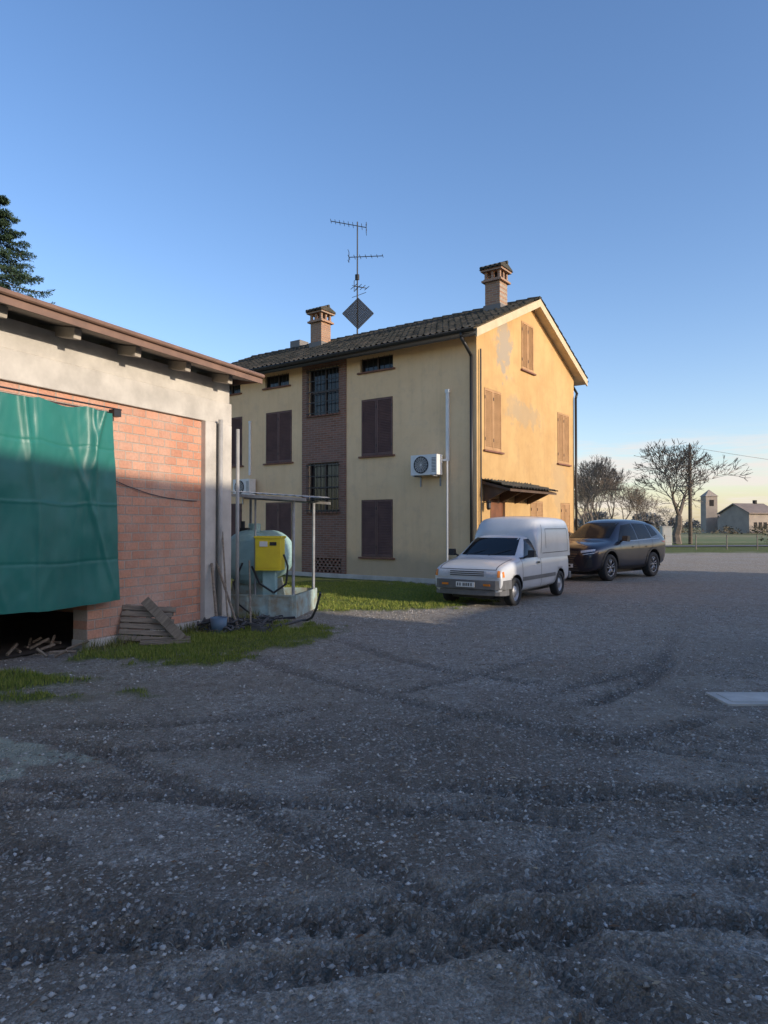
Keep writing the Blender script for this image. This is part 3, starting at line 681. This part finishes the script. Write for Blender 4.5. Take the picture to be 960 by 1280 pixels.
def wheel(mb,x,y,r,wd,sg,style):
    o=(x,y-sg*wd/2,r);d_=(0,sg,0)
    mb.lathe(o,d_,[(r*.62,0),(r*.95,.0),(r,.03),(r,wd-.03),(r*.95,wd),(r*.66,wd+.002),(r*.64,wd-.02)],32,0)
    mb.lathe(o,d_,[(r*.65,wd-.02),(r*.60,wd-.03),(r*.58,wd-.07),(.001,wd-.07)],28,2 if style=='alloy' else 1)
    if style=='steel':
        mb.lathe(o,d_,[(r*.45,wd-.068),(r*.38,wd-.03),(r*.2,wd-.025),(r*.15,wd-.01),(.001,wd-.01)],24,1)
        for k in range(8):
            t=k*math.pi/4;mb.cyl((x+math.cos(t)*r*.5,y-sg*wd/2+sg*(wd-.069),r+math.sin(t)*r*.5),(x+math.cos(t)*r*.5,y-sg*wd/2+sg*(wd-.064),r+math.sin(t)*r*.5),.02,n=8,mi=2)
    else:
        for k in range(5):
            for dt in(-.14,.14):
                t=k*2*math.pi/5+.3+dt;t2=k*2*math.pi/5+.3+dt*1.6
                p0=Vector((x+math.cos(t)*r*.12,y+sg*(wd/2-.03),r+math.sin(t)*r*.12));p1=Vector((x+math.cos(t2)*r*.62,y+sg*(wd/2-.015),r+math.sin(t2)*r*.62));mb.cyl(p0,p1,.022,.014,5,1)
        mb.lathe(o,d_,[(r*.65,wd-.01),(r*.61,wd-.005),(r*.60,wd-.03)],28,1);mb.lathe(o,d_,[(r*.2,wd-.05),(r*.16,wd-.02),(.001,wd-.02)],16,1)
# ---- van
Vn=empty('white_van',(3.807,17.03,0),math.atan2(-.835,-.55))
vp=M('van_paint',(.60,.61,.62),(.52,.53,.53),1.5,.35,coat=.5)
def vs_(hs,z0,zb,ye,zr_,zc,y0=None):
    return [(hs-.10,z0),(hs-.01,z0+.10),(hs,z0+.30),(hs-.005,zb-.12),(hs-.03,zb),(ye,zr_),(ye*.6,zc-.008),(0,zc)]
sta=[(0.0,vs_(.72,.32,.90,.66,.93,.94)),(.06,vs_(.76,.27,.93,.70,.95,.96)),(.7,vs_(.78,.24,.94,.72,.97,.98)),(1.7,vs_(.785,.22,.94,.72,.97,.98)),
 (1.86,vs_(.785,.22,.94,.62,1.34,1.375)),(1.95,vs_(.785,.22,.94,.60,1.375,1.405)),(2.42,vs_(.785,.22,.93,.59,1.37,1.40)),(2.52,vs_(.785,.22,.93,.60,1.31,1.345)),
 (3.02,vs_(.78,.22,.91,.66,.955,.985)),(3.10,vs_(.78,.22,.90,.67,.92,.945)),(3.5,vs_(.77,.23,.86,.66,.88,.905)),(3.84,vs_(.755,.24,.78,.64,.80,.82)),(3.90,vs_(.74,.25,.74,.62,.765,.78)),(3.94,vs_(.72,.26,.70,.60,.71,.72)),(3.955,vs_(.70,.28,.66,.58,.67,.68))]
body,bv=loft(sta,2,[vp,black],'body',Vn,(.72,3.30),.785,.285)
bx=MB()
def ring(x,zt,yt,zb=.9,yb=.765): return [(x,yb,zb),(x,yb-.01,1.1),(x,(yb+yt)/2+.03,1.42),(x,yt+.02,zt-.12),(x,yt-.05,zt-.02),(x,yt*.5,zt+.015),(x,0,zt+.02)]
rs=[ring(-.0,1.70,.64),ring(.03,1.76,.67),(ring(.12,1.79,.68)),ring(1.2,1.80,.685),ring(1.85,1.79,.68),ring(2.0,1.74,.66),ring(2.10,1.62,.63),ring(2.2,1.45,.60)]
for r_ in rs:
    bx.v+=r_+[(x,-y,z) for x,y,z in r_[-2::-1]]
n=13
for s_ in range(len(rs)-1):
    for i in range(n-1): bx.f.append((s_*n+i,s_*n+i+1,(s_+1)*n+i+1,(s_+1)*n+i));bx.m.append(0)
bx.f.append(tuple(range(n)));bx.m.append(0);bx.f.append(tuple(range((len(rs)-1)*n,len(rs)*n)));bx.m.append(0)
bo=bx.obj('cargo_box',[vp],Vn,smooth=True);apply_bool(bo,[],1)
bm=bmesh.new();bm.from_mesh(bo.data);bvb=BVHTree.FromBMesh(bm);bm.free()
dt=MB()
conf(dt,bv,[(-.60,.985),(.60,.985),(.50,1.335),(-.50,1.335)],'x',1,14,8,.006,0)
both(dt,bv,[(2.02,.97),(2.82,.955),(2.42,1.31),(2.04,1.32)],'y',off=.006,mi=0)
both(dt,bv,[(2.0,.94),(3.0,.92),(3.0,.945),(2.0,.965)],'y',nu=12,nv=1,off=.010,mi=1)
for xx in (1.96,2.98): both(dt,bv,[(xx,.32),(xx+.014,.32),(xx+.014,.93),(xx,.93)],'y',nu=1,nv=10,off=.004,mi=1)
both(dt,bv,[(2.06,.80),(2.22,.80),(2.22,.84),(2.06,.84)],'y',nu=2,nv=1,off=.02,mi=1)
both(dt,bv,[(1.1,.48),(3.0,.48),(3.0,.56),(1.1,.56)],'y',nu=16,nv=1,off=.012,mi=5)
both(dt,bv,[(1.05,.23),(2.95,.23),(2.95,.31),(1.05,.31)],'y',nu=16,nv=1,off=.006,mi=5)
conf(dt,bv,[(-.40,.60),(.40,.60),(.40,.72),(-.40,.72)],'x',1,12,3,.006,6)
for k in range(3): conf(dt,bv,[(-.37,.615+k*.036),(.37,.615+k*.036),(.37,.633+k*.036),(-.37,.633+k*.036)],'x',1,12,1,.010,1)
both(dt,bv,[(.42,.59),(.64,.59),(.63,.73),(.42,.725)],'x',nu=5,nv=4,off=.012,mi=2)
both(dt,bv,[(.645,.60),(.70,.60),(.69,.72),(.645,.725)],'x',nu=2,nv=3,off=.010,mi=3)
both(dt,bv,[(3.84,.60),(3.90,.60),(3.89,.70),(3.84,.71)],'y',nu=2,nv=2,off=.008,mi=3)
both(dt,bv,[(.60,.735),(.615,.735),(.615,.92),(.60,.92)],'x',nu=1,nv=8,off=.003,mi=1)
conf(dt,bv,[(-.6,.735),(.6,.735),(.6,.745),(-.6,.745)],'x',1,12,1,.004,1)
for sg in(1,-1):
    for q in ([(.2,1.0),(1.85,1.0),(1.85,1.014),(.2,1.014)],[(.2,1.52),(1.6,1.52),(1.6,1.534),(.2,1.534)],[(.2,1.0),(.214,1.0),(.214,1.53),(.2,1.53)],[(1.93,1.0),(1.944,1.0),(1.804,1.62),(1.79,1.62)],[(1.62,1.1),(1.634,1.1),(1.634,1.53),(1.62,1.53)]):
        conf(dt,bvb,q,'y',sg,8,8,.004,1)
lampm=M('headlamp_glass',(.62,.64,.66),(.5,.52,.55),20,.12,coat=1);orange=M('indicator_orange',(.7,.22,.03),None,9,.25);plate=M('number_plate',(.7,.7,.68),None,9,.4);pgrey=M('bumper_plastic',(.14,.14,.145),(.10,.10,.10),5,.55)
dt.obj('glass_lamps_trim',[glass,black,lampm,orange,plate,pgrey,vp],Vn,smooth=True,recalc=False)
bp=MB()
def ubump(mb,xf,hw,z0,z1,ret,t=.06,mi=0,bow=.05):
    pts=[(xf-ret,hw)]+[(xf-.12,hw),(xf-.03,hw-.08)]+[(xf+bow*(1-(y/(hw-.1))**2),y) for y in np.linspace(hw-.16,-(hw-.16),9)]+[(xf-.03,-(hw-.08)),(xf-.12,-hw),(xf-ret,-hw)]
    vs=[]
    for x,y in pts:
        vs+=[(x,y,z0),(x,y,z1),(x-t,y*.93,z1),(x-t,y*.93,z0)]
    fs=[]
    for i in range(len(pts)-1):
        for j in range(4): fs.append((i*4+j,i*4+(j+1)%4,(i+1)*4+(j+1)%4,(i+1)*4+j))
    mb.add(vs,fs,mi)
ubump(bp,3.97,.775,.36,.54,.42);ubump(bp,3.94,.76,.24,.355,.3,mi=0)
bp.obj('front_bumper',[pgrey],Vn,bevel=.008)
rb=MB();rb.box(-.06,.08,-.76,.76,.36,.52);rb.obj('rear_bumper',[pgrey],Vn,bevel=.02)
pm=MB();pm.box(4.03,4.036,-.20,.20,.40,.50,0)
for k,xx in enumerate((-.16,-.11,-.04,.0,.04,.08,.13)): pm.box(4.0365,4.038,xx-.012,xx+.012,.42,.48,1)
for sg in(1,-1):
    pm.box(4.012,4.02,sg*.45-.07,sg*.45+.07,.43,.47,2)
pm.obj('number_plate',[plate,black,orange],Vn)
mr=MB()
for sg in(1,-1):
    mr.prism([(2.78,.96),(2.90,.96),(2.88,1.10),(2.80,1.10)],'y',sg*.84,sg*.98);mr.cyl((2.84,sg*.74,.95),(2.84,sg*.86,1.0),.02,n=6)
for y0 in (-.45,.05): mr.cyl((3.07,y0,.985),(2.86,y0+.42,1.10),.008,n=4)
mr.obj('mirrors_wipers',[black],Vn,bevel=.01)
wm=MB()
for xa in(.72,3.30):
    for sg in(1,-1): wheel(wm,xa,sg*.68,.285,.165,sg,'steel')
wm.obj('wheels',[tyre,rimS,black],Vn,smooth=True)
un=MB();un.box(.2,3.7,-.45,.45,.16,.3);un.obj('underbody',[black],Vn)
# ---- SUV
Sv=empty('dark_suv',(8.62,23.35,0),math.atan2(-.689,-.725));Sv.scale=(1.0,1.0,1.05)
m,nt,bb=newmat('suv_paint');bb.inputs['Base Color'].default_value=(.018,.020,.034,1);bb.inputs['Metallic'].default_value=.4;bb.inputs['Roughness'].default_value=.32;bb.inputs['Coat Weight'].default_value=.7;bb.inputs['Coat Roughness'].default_value=.05;sp_=m
def S_(y0,z0,y1,z1,y2,z2,y3,z3,y4,z4,zc): return [(y0,z0),(y1,z1),(y2,z2),(y2*.995,(z2+z3)/2+.02),(y3,z3),(y4,z4),(y4*.6,zc-.015),(0,zc)]
sta=[(0.0,S_(.55,.50,.72,.58,.76,.84,.74,1.06,.62,1.14,1.16)),(.05,S_(.68,.42,.83,.52,.87,.86,.83,1.13,.66,1.24,1.27)),(.20,S_(.80,.32,.90,.45,.92,.86,.87,1.16,.66,1.42,1.47)),(.38,S_(.80,.30,.92,.44,.93,.86,.885,1.16,.66,1.54,1.59)),
(.62,S_(.84,.27,.93,.42,.94,.86,.89,1.15,.66,1.605,1.66)),(1.0,S_(.84,.25,.94,.40,.945,.84,.895,1.11,.66,1.645,1.70)),(1.6,S_(.84,.24,.915,.38,.925,.82,.89,1.08,.66,1.675,1.73)),
(2.3,S_(.84,.24,.915,.38,.92,.80,.89,1.06,.655,1.66,1.72)),(2.65,S_(.84,.24,.915,.38,.92,.80,.89,1.05,.64,1.59,1.66)),(3.0,S_(.84,.24,.92,.39,.925,.80,.89,1.05,.67,1.40,1.47)),
(3.45,S_(.84,.25,.935,.40,.945,.82,.89,1.05,.72,1.14,1.19)),(3.58,S_(.84,.25,.94,.40,.945,.82,.885,1.04,.72,1.10,1.13)),(4.05,S_(.83,.25,.935,.40,.94,.80,.86,.99,.70,1.05,1.08)),(4.4,S_(.80,.24,.90,.38,.91,.75,.83,.93,.67,.99,1.02)),
(4.56,S_(.72,.24,.82,.36,.84,.66,.77,.85,.61,.92,.95)),(4.64,S_(.56,.26,.69,.36,.71,.61,.64,.78,.49,.84,.86)),(4.66,S_(.42,.30,.52,.38,.55,.60,.49,.73,.38,.77,.79))]
body,bv=loft(sta,2,[sp_,black],'body',Sv,(1.04,3.73),.93,.385)
dt=MB()
conf(dt,bv,[(-.68,1.17),(.68,1.17),(.55,1.60),(-.55,1.60)],'x',1,14,8,.006,0)
both(dt,bv,[(2.02,1.12),(3.16,1.09),(2.60,1.53),(2.05,1.59)],'y',off=.006,mi=0)
both(dt,bv,[(1.10,1.16),(1.95,1.125),(1.97,1.59),(1.18,1.575)],'y',off=.006,mi=0)
both(dt,bv,[(.60,1.25),(1.02,1.19),(1.10,1.56),(.80,1.53)],'y',off=.006,mi=0)
both(dt,bv,[(.60,1.13),(3.3,1.05),(3.3,1.065),(.60,1.15)],'y',nu=20,nv=1,off=.009,mi=3)
for q in([(.30,.30),(4.35,.30),(4.35,.38),(.30,.38)],): both(dt,bv,q,'y',nu=30,nv=2,off=.012,mi=1)
for xx in(1.98,3.14): both(dt,bv,[(xx,.36),(xx+.012,.36),(xx+.012,1.06),(xx,1.06)],'y',nu=1,nv=10,off=.003,mi=1)
both(dt,bv,[(1.15,.82),(1.162,.82),(1.08,1.09),(1.07,1.09)],'y',nu=1,nv=6,off=.003,mi=1)
for xx in(1.35,2.2): both(dt,bv,[(xx,.90),(xx+.2,.90),(xx+.2,.93),(xx,.93)],'y',nu=3,nv=1,off=.025,mi=4)
conf(dt,bv,[(-.26,.57),(.26,.57),(.46,.83),(-.46,.83)],'x',1,14,6,.008,1);conf(dt,bv,[(-.54,.28),(.54,.28),(.26,.57),(-.26,.57)],'x',1,14,6,.008,1)
for k in range(8):
    z=.31+k*.062;h_=.26+abs(z-.57)*.7;conf(dt,bv,[(-h_,z),(h_,z),(h_,z+.012),(-h_,z+.012)],'x',1,14,1,.014,3)
both(dt,bv,[(.50,.775),(.84,.83),(.83,.885),(.48,.84)],'x',nu=8,nv=3,off=.010,mi=2)
both(dt,bv,[(.59,.38),(.80,.40),(.80,.62),(.70,.62)],'x',nu=6,nv=5,off=.008,mi=1)
both(dt,bv,[(.56,.73),(.84,.775),(.84,.79),(.56,.745)],'x',nu=8,nv=1,off=.014,mi=5)
both(dt,bv,[(.05,.99),(.45,1.03),(.45,1.07),(.05,1.05)],'y',nu=6,nv=2,off=.006,mi=6)
for xa in(1.04,3.73):
    for sg in(1,-1):
        vs=[];R0,R1=.445,.505;n=20
        for i in range(n+1):
            t=-.15+(math.pi+.3)*i/n
            for R_ in(R0,R1):
                x=xa+R_*math.cos(t);z=.385+R_*math.sin(t);h=bv.ray_cast(Vector((x,sg*4,max(z,.28))),Vector((0,-sg,0)))
                y=h[0].y if h[0] is not None and abs(h[0].y)>.6 else sg*.9
                vs.append((x,y+sg*.012,z))
        dt.add(vs,[(2*i,2*i+1,2*i+3,2*i+2) for i in range(n)],1)
drl=M('drl_white',(.75,.78,.8),None,9,.15);chrome=M('satin_trim',(.3,.3,.31),None,9,.25,metal=.9);red=M('tail_red',(.35,.01,.01),None,9,.2)
dt.obj('glass_lamps_trim',[glass2,black,lampm,chrome,sp_,drl,red],Sv,smooth=True,recalc=False)
mr=MB()
for sg in(1,-1): mr.prism([(2.92,1.08),(3.12,1.09),(3.06,1.24),(2.92,1.23)],'y',sg*.93,sg*1.10);mr.cyl((3.02,sg*.84,1.08),(3.02,sg*.96,1.12),.03,n=6)
mr.box(4.66,4.675,-.25,.25,.38,.48,1);mr.box(4.676,4.678,-.18,.18,.40,.46,0)
mr.prism([(.20,1.56),(.62,1.65),(.62,1.675),(.18,1.59)],'y',-.56,.56,0)
mr.obj('mirrors_spoiler_plate',[black,plate],Sv,bevel=.012)
wm=MB()
for xa in(1.04,3.73):
    for sg in(1,-1): wheel(wm,xa,sg*.81,.385,.235,sg,'alloy')
wo=wm.obj('wheels',[tyre,M('alloy_dark',(.30,.30,.31),None,9,.3,metal=.8),black],Sv,smooth=True);wo.scale=(1,1,1/1.05)
un=MB();un.box(.3,4.3,-.55,.55,.18,.34);un.obj('underbody',[black],Sv)
# ================================================================= CONCRETE COVER
g=MB();g.box(3.05,3.98,6.2,6.64,-.05,.02);g.box(3.12,3.91,6.26,6.58,.0205,.026);g.obj('concrete_manhole_cover',[M('cover_concrete',(.62,.58,.51),(.42,.39,.34),4,.9,.4,40)],None,bevel=.004)
# ================================================================= TREES
def bare(seed,Ht,lv=7,spread=.55,r0=.2,rmin=.018,pb=.6):
    R_=random.Random(seed);mb=MB()
    def grow(p,d,l,r,k):
        seg=2 if k>2 else 3
        for s_ in range(seg):
            d=(d+Vector((R_.gauss(0,.13),R_.gauss(0,.13),R_.gauss(0,.05)+.05))).normalized();q=p+d*(l/seg);r2=r*(.88 if k<2 else .82);mb.cyl(p,q,r,r2,6 if k<2 else 3,0,False)
            if k>0 and k<lv-1 and R_.random()<pb:
                a_=R_.random()*6.28;sd=(d.orthogonal().normalized()*math.cos(a_)+d.cross(d.orthogonal().normalized())*math.sin(a_));grow(q,(d*.6+sd*.7).normalized(),l*.58,max(r2*.45,rmin),k+2)
            p=q;r=r2
        if k>=lv: return
        for c in range(R_.choice((2,3,3)) if k<4 else R_.choice((2,2,3))):
            a_=R_.random()*6.28;o_=d.orthogonal().normalized();sd=o_*math.cos(a_)+d.cross(o_)*math.sin(a_)
            grow(p,(d+sd*R_.uniform(.4,.95)*spread*1.5+Vector((0,0,.10))).normalized(),l*R_.uniform(.68,.84),max(r*R_.uniform(.55,.72),rmin),k+1)
    grow(Vector((0,0,0)),Vector((0,0,1)),Ht*.23,r0,0)
    zmax=max(v[2] for v in mb.v);s_=Ht/zmax
    cx=sum(v[0] for v in mb.v)/len(mb.v);cy=sum(v[1] for v in mb.v)/len(mb.v)
    mb.v=[((a-cx*min(1,c/(zmax*.6)))*s_,(b-cy*min(1,c/(zmax*.6)))*s_,c*s_) for a,b,c in mb.v];return mb
bark=M('bark',(.17,.14,.115),(.11,.09,.075),3,.9)
b1=bare(5,9.2,7,.6,.24,.016,.7);o_=b1.obj('bare_tree',[bark],None,recalc=False,loc=(25.3,60,0));o_.scale=(1.25,1.25,1);o_.rotation_euler=(0,0,2.2)
b2=bare(11,10.5,7,.45,.22,.017,.55);t2=b2.obj('bare_tree',[bark],None,recalc=False,loc=(27.0,88,0))
b3=bare(23,10.5,7,.45,.22,.017,.55);t3=b3.obj('bare_tree',[bark],None,recalc=False,loc=(29.8,92,0))
pos=[(24.6,82,.95),(33.5,98,.85),(36.5,100,.65),(27.5,95,1.0),(40,105,.6),(32,110,.95),(26.0,86,.8),(30.5,84,.6),(45,110,.45),(35,120,.9)]
for i,(x,y,s_) in enumerate(pos):
    o_=bpy.data.objects.new('bare_tree',(t2,t3)[i%2].data);o_.location=(x,y,0);o_.scale=(s_*1.1,s_*1.1,s_);o_.rotation_euler=(0,0,i*1.3);S.collection.objects.link(o_)
def conifer(name,loc,Ht,R0,seed):
    e=empty(name,loc);R_=np.random.default_rng(seed)
    tr=MB();tr.cyl((0,0,0),(0,0,Ht*.95),.25,.03,10)
    P=[];D=[]
    z=5.0
    while z<Ht-.2:
        f=1-(z/Ht);rad=R0*(f**.8)+.15;nb=7;a0=R_.random()*6
        for k in range(nb):
            a=a0+k*6.283/nb+R_.normal(0,.2);Lb=rad*R_.uniform(.6,1.25);drop=Lb*R_.uniform(.05,.22)
            dr=np.array([math.cos(a),math.sin(a),0]);sd=np.array([-math.sin(a),math.cos(a),0])
            ns=14;pts=[np.array([0,0,z])+dr*Lb*t_+np.array([0,0,-drop*4*t_*(1-t_*.75)+ .0]) for t_ in np.linspace(0,1,ns)]
            for p_,q_ in zip(pts[:-1:3],pts[3::3]): tr.cyl(tuple(p_),tuple(q_),.025,.012,4,0,False)
            for i_ in range(2,ns):
                t_=i_/(ns-1);tl=Lb*.32*(1-t_*.75)+.08
                for s_ in(-1,1):
                    tip=pts[i_]+sd*s_*tl+dr*tl*.7+np.array([0,0,-tl*.35+R_.normal(0,.04)])
                    m_=int(26+tl*55);u=R_.random(m_)[:,None];c=pts[i_]*(1-u)+tip*u+R_.normal(0,.022,(m_,3));P.append(c)
                    dd=(tip-pts[i_])/np.linalg.norm(tip-pts[i_]);D.append(np.repeat(dd[None],m_,0))
        z+=R_.uniform(.38,.6)
    tr.obj('trunk_and_limbs',[bark],e,recalc=False)
    P=np.concatenate(P);D=np.concatenate(D);n=len(P);d1=R_.normal(0,.6,(n,3))+D;d1/=np.linalg.norm(d1,axis=1)[:,None];d2=R_.normal(0,1,(n,3));l=R_.uniform(.06,.12,n)[:,None]
    V=np.stack([P,P+d1*l,P+d1*l*.5+d2*.02],1).reshape(-1,3)
    o_=npmesh('needles',V,np.arange(3*n).reshape(-1,3),leafmat('needle',(.022,.05,.028),(.07,.11,.06)));o_.parent=e
conifer('conifer_tree',(-14.4,25.5,0),14.0,4.6,5)
# ================================================================= DISTANCE
g=MB();g.cyl((26.4,60,0),(26.4,60,8.6),.17,.12,10);g.box(26.2,26.6,59.8,59.83,7.6,7.75);g.cyl((26.2,60,8.3),(26.6,60,8.3),.03,n=6);g.cyl((26.4,60,8.6),(26.4,60,8.75),.04,n=6)
g.obj('utility_pole',[M('pole_wood',(.10,.075,.05),(.06,.05,.04),2,.8)])
g=MB();pts=[]
for i in range(25):
    t=i/24;pts.append((26.4+44*t,60+6*t,8.4-4*.9*t*(1-t)-3*t))
g.path(pts,.018,4);g.obj('overhead_cable',[black])
hs=M('far_stucco_hazed',(.34,.29,.24),(.26,.22,.19),.6,.9);hr=M('far_roof_hazed',(.23,.185,.16),(.17,.14,.125),.8,.9)  # base colours greyed to stand in for distance haze
def farh(name,x,y,w_,d_,h,rh,rz):
    e=empty(name,(x,y,0),rz);a=MB();a.prism([(-d_/2,0),(d_/2,0),(d_/2,h),(0,h+rh),(-d_/2,h)],'x',-w_/2,w_/2);
    a.obj('walls',[hs],e)
    r=MB();r.prism([(-d_/2-.5,h-.15),(0,h+rh+.05),(d_/2+.5,h-.15),(d_/2+.5,h+.1),(0,h+rh+.3),(-d_/2-.5,h+.1)],'x',-w_/2-.4,w_/2+.4);r.obj('roof',[hr],e)
    c=MB()
    for k in range(4):
        for zz_ in (1,3.6): 
            if zz_+1.3<h: c.box(-w_/2+1.2+k*(w_-2.4)/4,-w_/2+2.1+k*(w_-2.4)/4,-d_/2-.03,-d_/2-.005,zz_,zz_+1.3)
    c.box(w_*.2,w_*.2+.6,-.3,.3,h+rh*.6,h+rh+1);c.obj('windows_and_chimney',[dark],e)
farh('distant_farmhouse',78.5,150,7.5,8,4.2,1.9,.3);farh('distant_barn',86,170,8,8,2.6,1.4,-.1)
e=empty('distant_bell_tower',(73.8,158,0));a=MB();a.box(-1.3,1.3,-1.3,1.3,0,8.2);a.add([(-1.5,-1.5,8.2),(1.5,-1.5,8.2),(1.5,1.5,8.2),(-1.5,1.5,8.2),(0,0,9.8)],[(0,1,4),(1,2,4),(2,3,4),(3,0,4),(0,1,2,3)]);a.box(-.5,.5,-1.32,-1.28,6.0,7.4,1);a.obj('shaft',[hs,dark],e)
def clumps(name,items,mat,seed,dens=90,leaf=.5):
    R_=np.random.default_rng(seed);C=[]
    for x,y,w_,h in items:
        n=int(dens*w_*h/12)+30;th=R_.random(n)*6.28;r=np.sqrt(R_.random(n));zz_=R_.random(n)
        C.append(np.stack([x+np.cos(th)*r*w_/2*(1-.45*zz_),y+np.sin(th)*r*w_/2*(1-.45*zz_),zz_*h*(1-.15*R_.random(n))],-1))
    P=np.concatenate(C);n=len(P);d1=R_.normal(0,leaf,(n,3));d2=R_.normal(0,leaf,(n,3))
    V=np.stack([P-d1*.5,P+d1*.5,P+d2],1).reshape(-1,3);V[:,2]=np.maximum(V[:,2],-.15);return npmesh(name,V,np.arange(3*n).reshape(-1,3),mat)
R_=random.Random(4)
items=[(x,420+R_.uniform(-30,60),R_.uniform(9,20),R_.uniform(4,11)) for x in np.arange(-60,420,8.)]
clumps('distant_treeline',items,leafmat('far_tree',(.15,.155,.155),(.20,.20,.195)),3,60,.9)
items=[(x,112+R_.uniform(-4,6),R_.uniform(3,6),R_.uniform(1.0,2.8)) for x in np.arange(18,44,2.2)]+[(x,140+R_.uniform(-4,6),R_.uniform(3,7),R_.uniform(1.0,2.4)) for x in np.arange(40,110,3.5)]
clumps('distant_hedge',items,leafmat('hedge_leaf',(.09,.075,.05),(.16,.135,.09)),5,160,.22)
g=MB()
for k in range(14):
    x=14+k*2.2;y=45+.15*(x-14)+.0;g.cyl((x,y,0),(x,y,1.0),.04,n=6)
    if k<13: g.cyl((x,y,.9),(x+2.2,y+.33,.9),.008,n=4);g.cyl((x,y,.5),(x+2.2,y+.33,.5),.008,n=4)
g.obj('wire_fence',[M('fence_post',(.22,.2,.17),(.12,.1,.08),3,.9)])
g=MB();g.box(22.0,22.75,55,55.5,0,1.5);g.box(21.95,22.8,54.95,55.55,1.5,1.56);g.box(22.05,22.7,54.985,54.998,.1,1.4);g.obj('utility_cabinet',[M('cabinet_grey',(.33,.34,.32),None,4,.6)],None,bevel=.01)
clumps('roadside_bushes',[(33.5,60,2.5,1.9),(36.5,60,3,2.6),(19,50,2,1.0)],leafmat('bush',(.07,.075,.04),(.15,.13,.07)),9,500,.10)
# ================================================================= SHADOW CASTERS BEHIND THE VIEWER (unseen blocks in building form, added to shade the yard)
B=empty('shade_caster_range',(0,0,0),rotxy((.527,.85)))
b=MB();b.box(-16,10.2,-22,-14,0,8.55);b.box(10.2,13.2,-22,-14.01,0,5.5);b.box(13.2,26.5,-22,-14.02,0,7.0)  # three section heights set by where their shadow edges should fall
b.obj('walls',[brick_mat('caster_brick',0,(.3,.16,.1),(.24,.12,.08),(.3,.26,.2),.26,.07)],B)
b=MB();b.box(-16.2,10.35,-22.2,-13.9,8.55,8.6);b.box(10.36,13.0,-22.2,-13.9,5.5,5.55);b.box(13.1,26.6,-22.2,-13.9,7.0,7.05);b.obj('roof',[tm],B)
b=MB()
for x in(-12,-7,-2,3,15,20): b.box(x,x+2.4,-13.99,-13.95,0,3)
b.obj('caster_doors',[wood],B)
print('done')
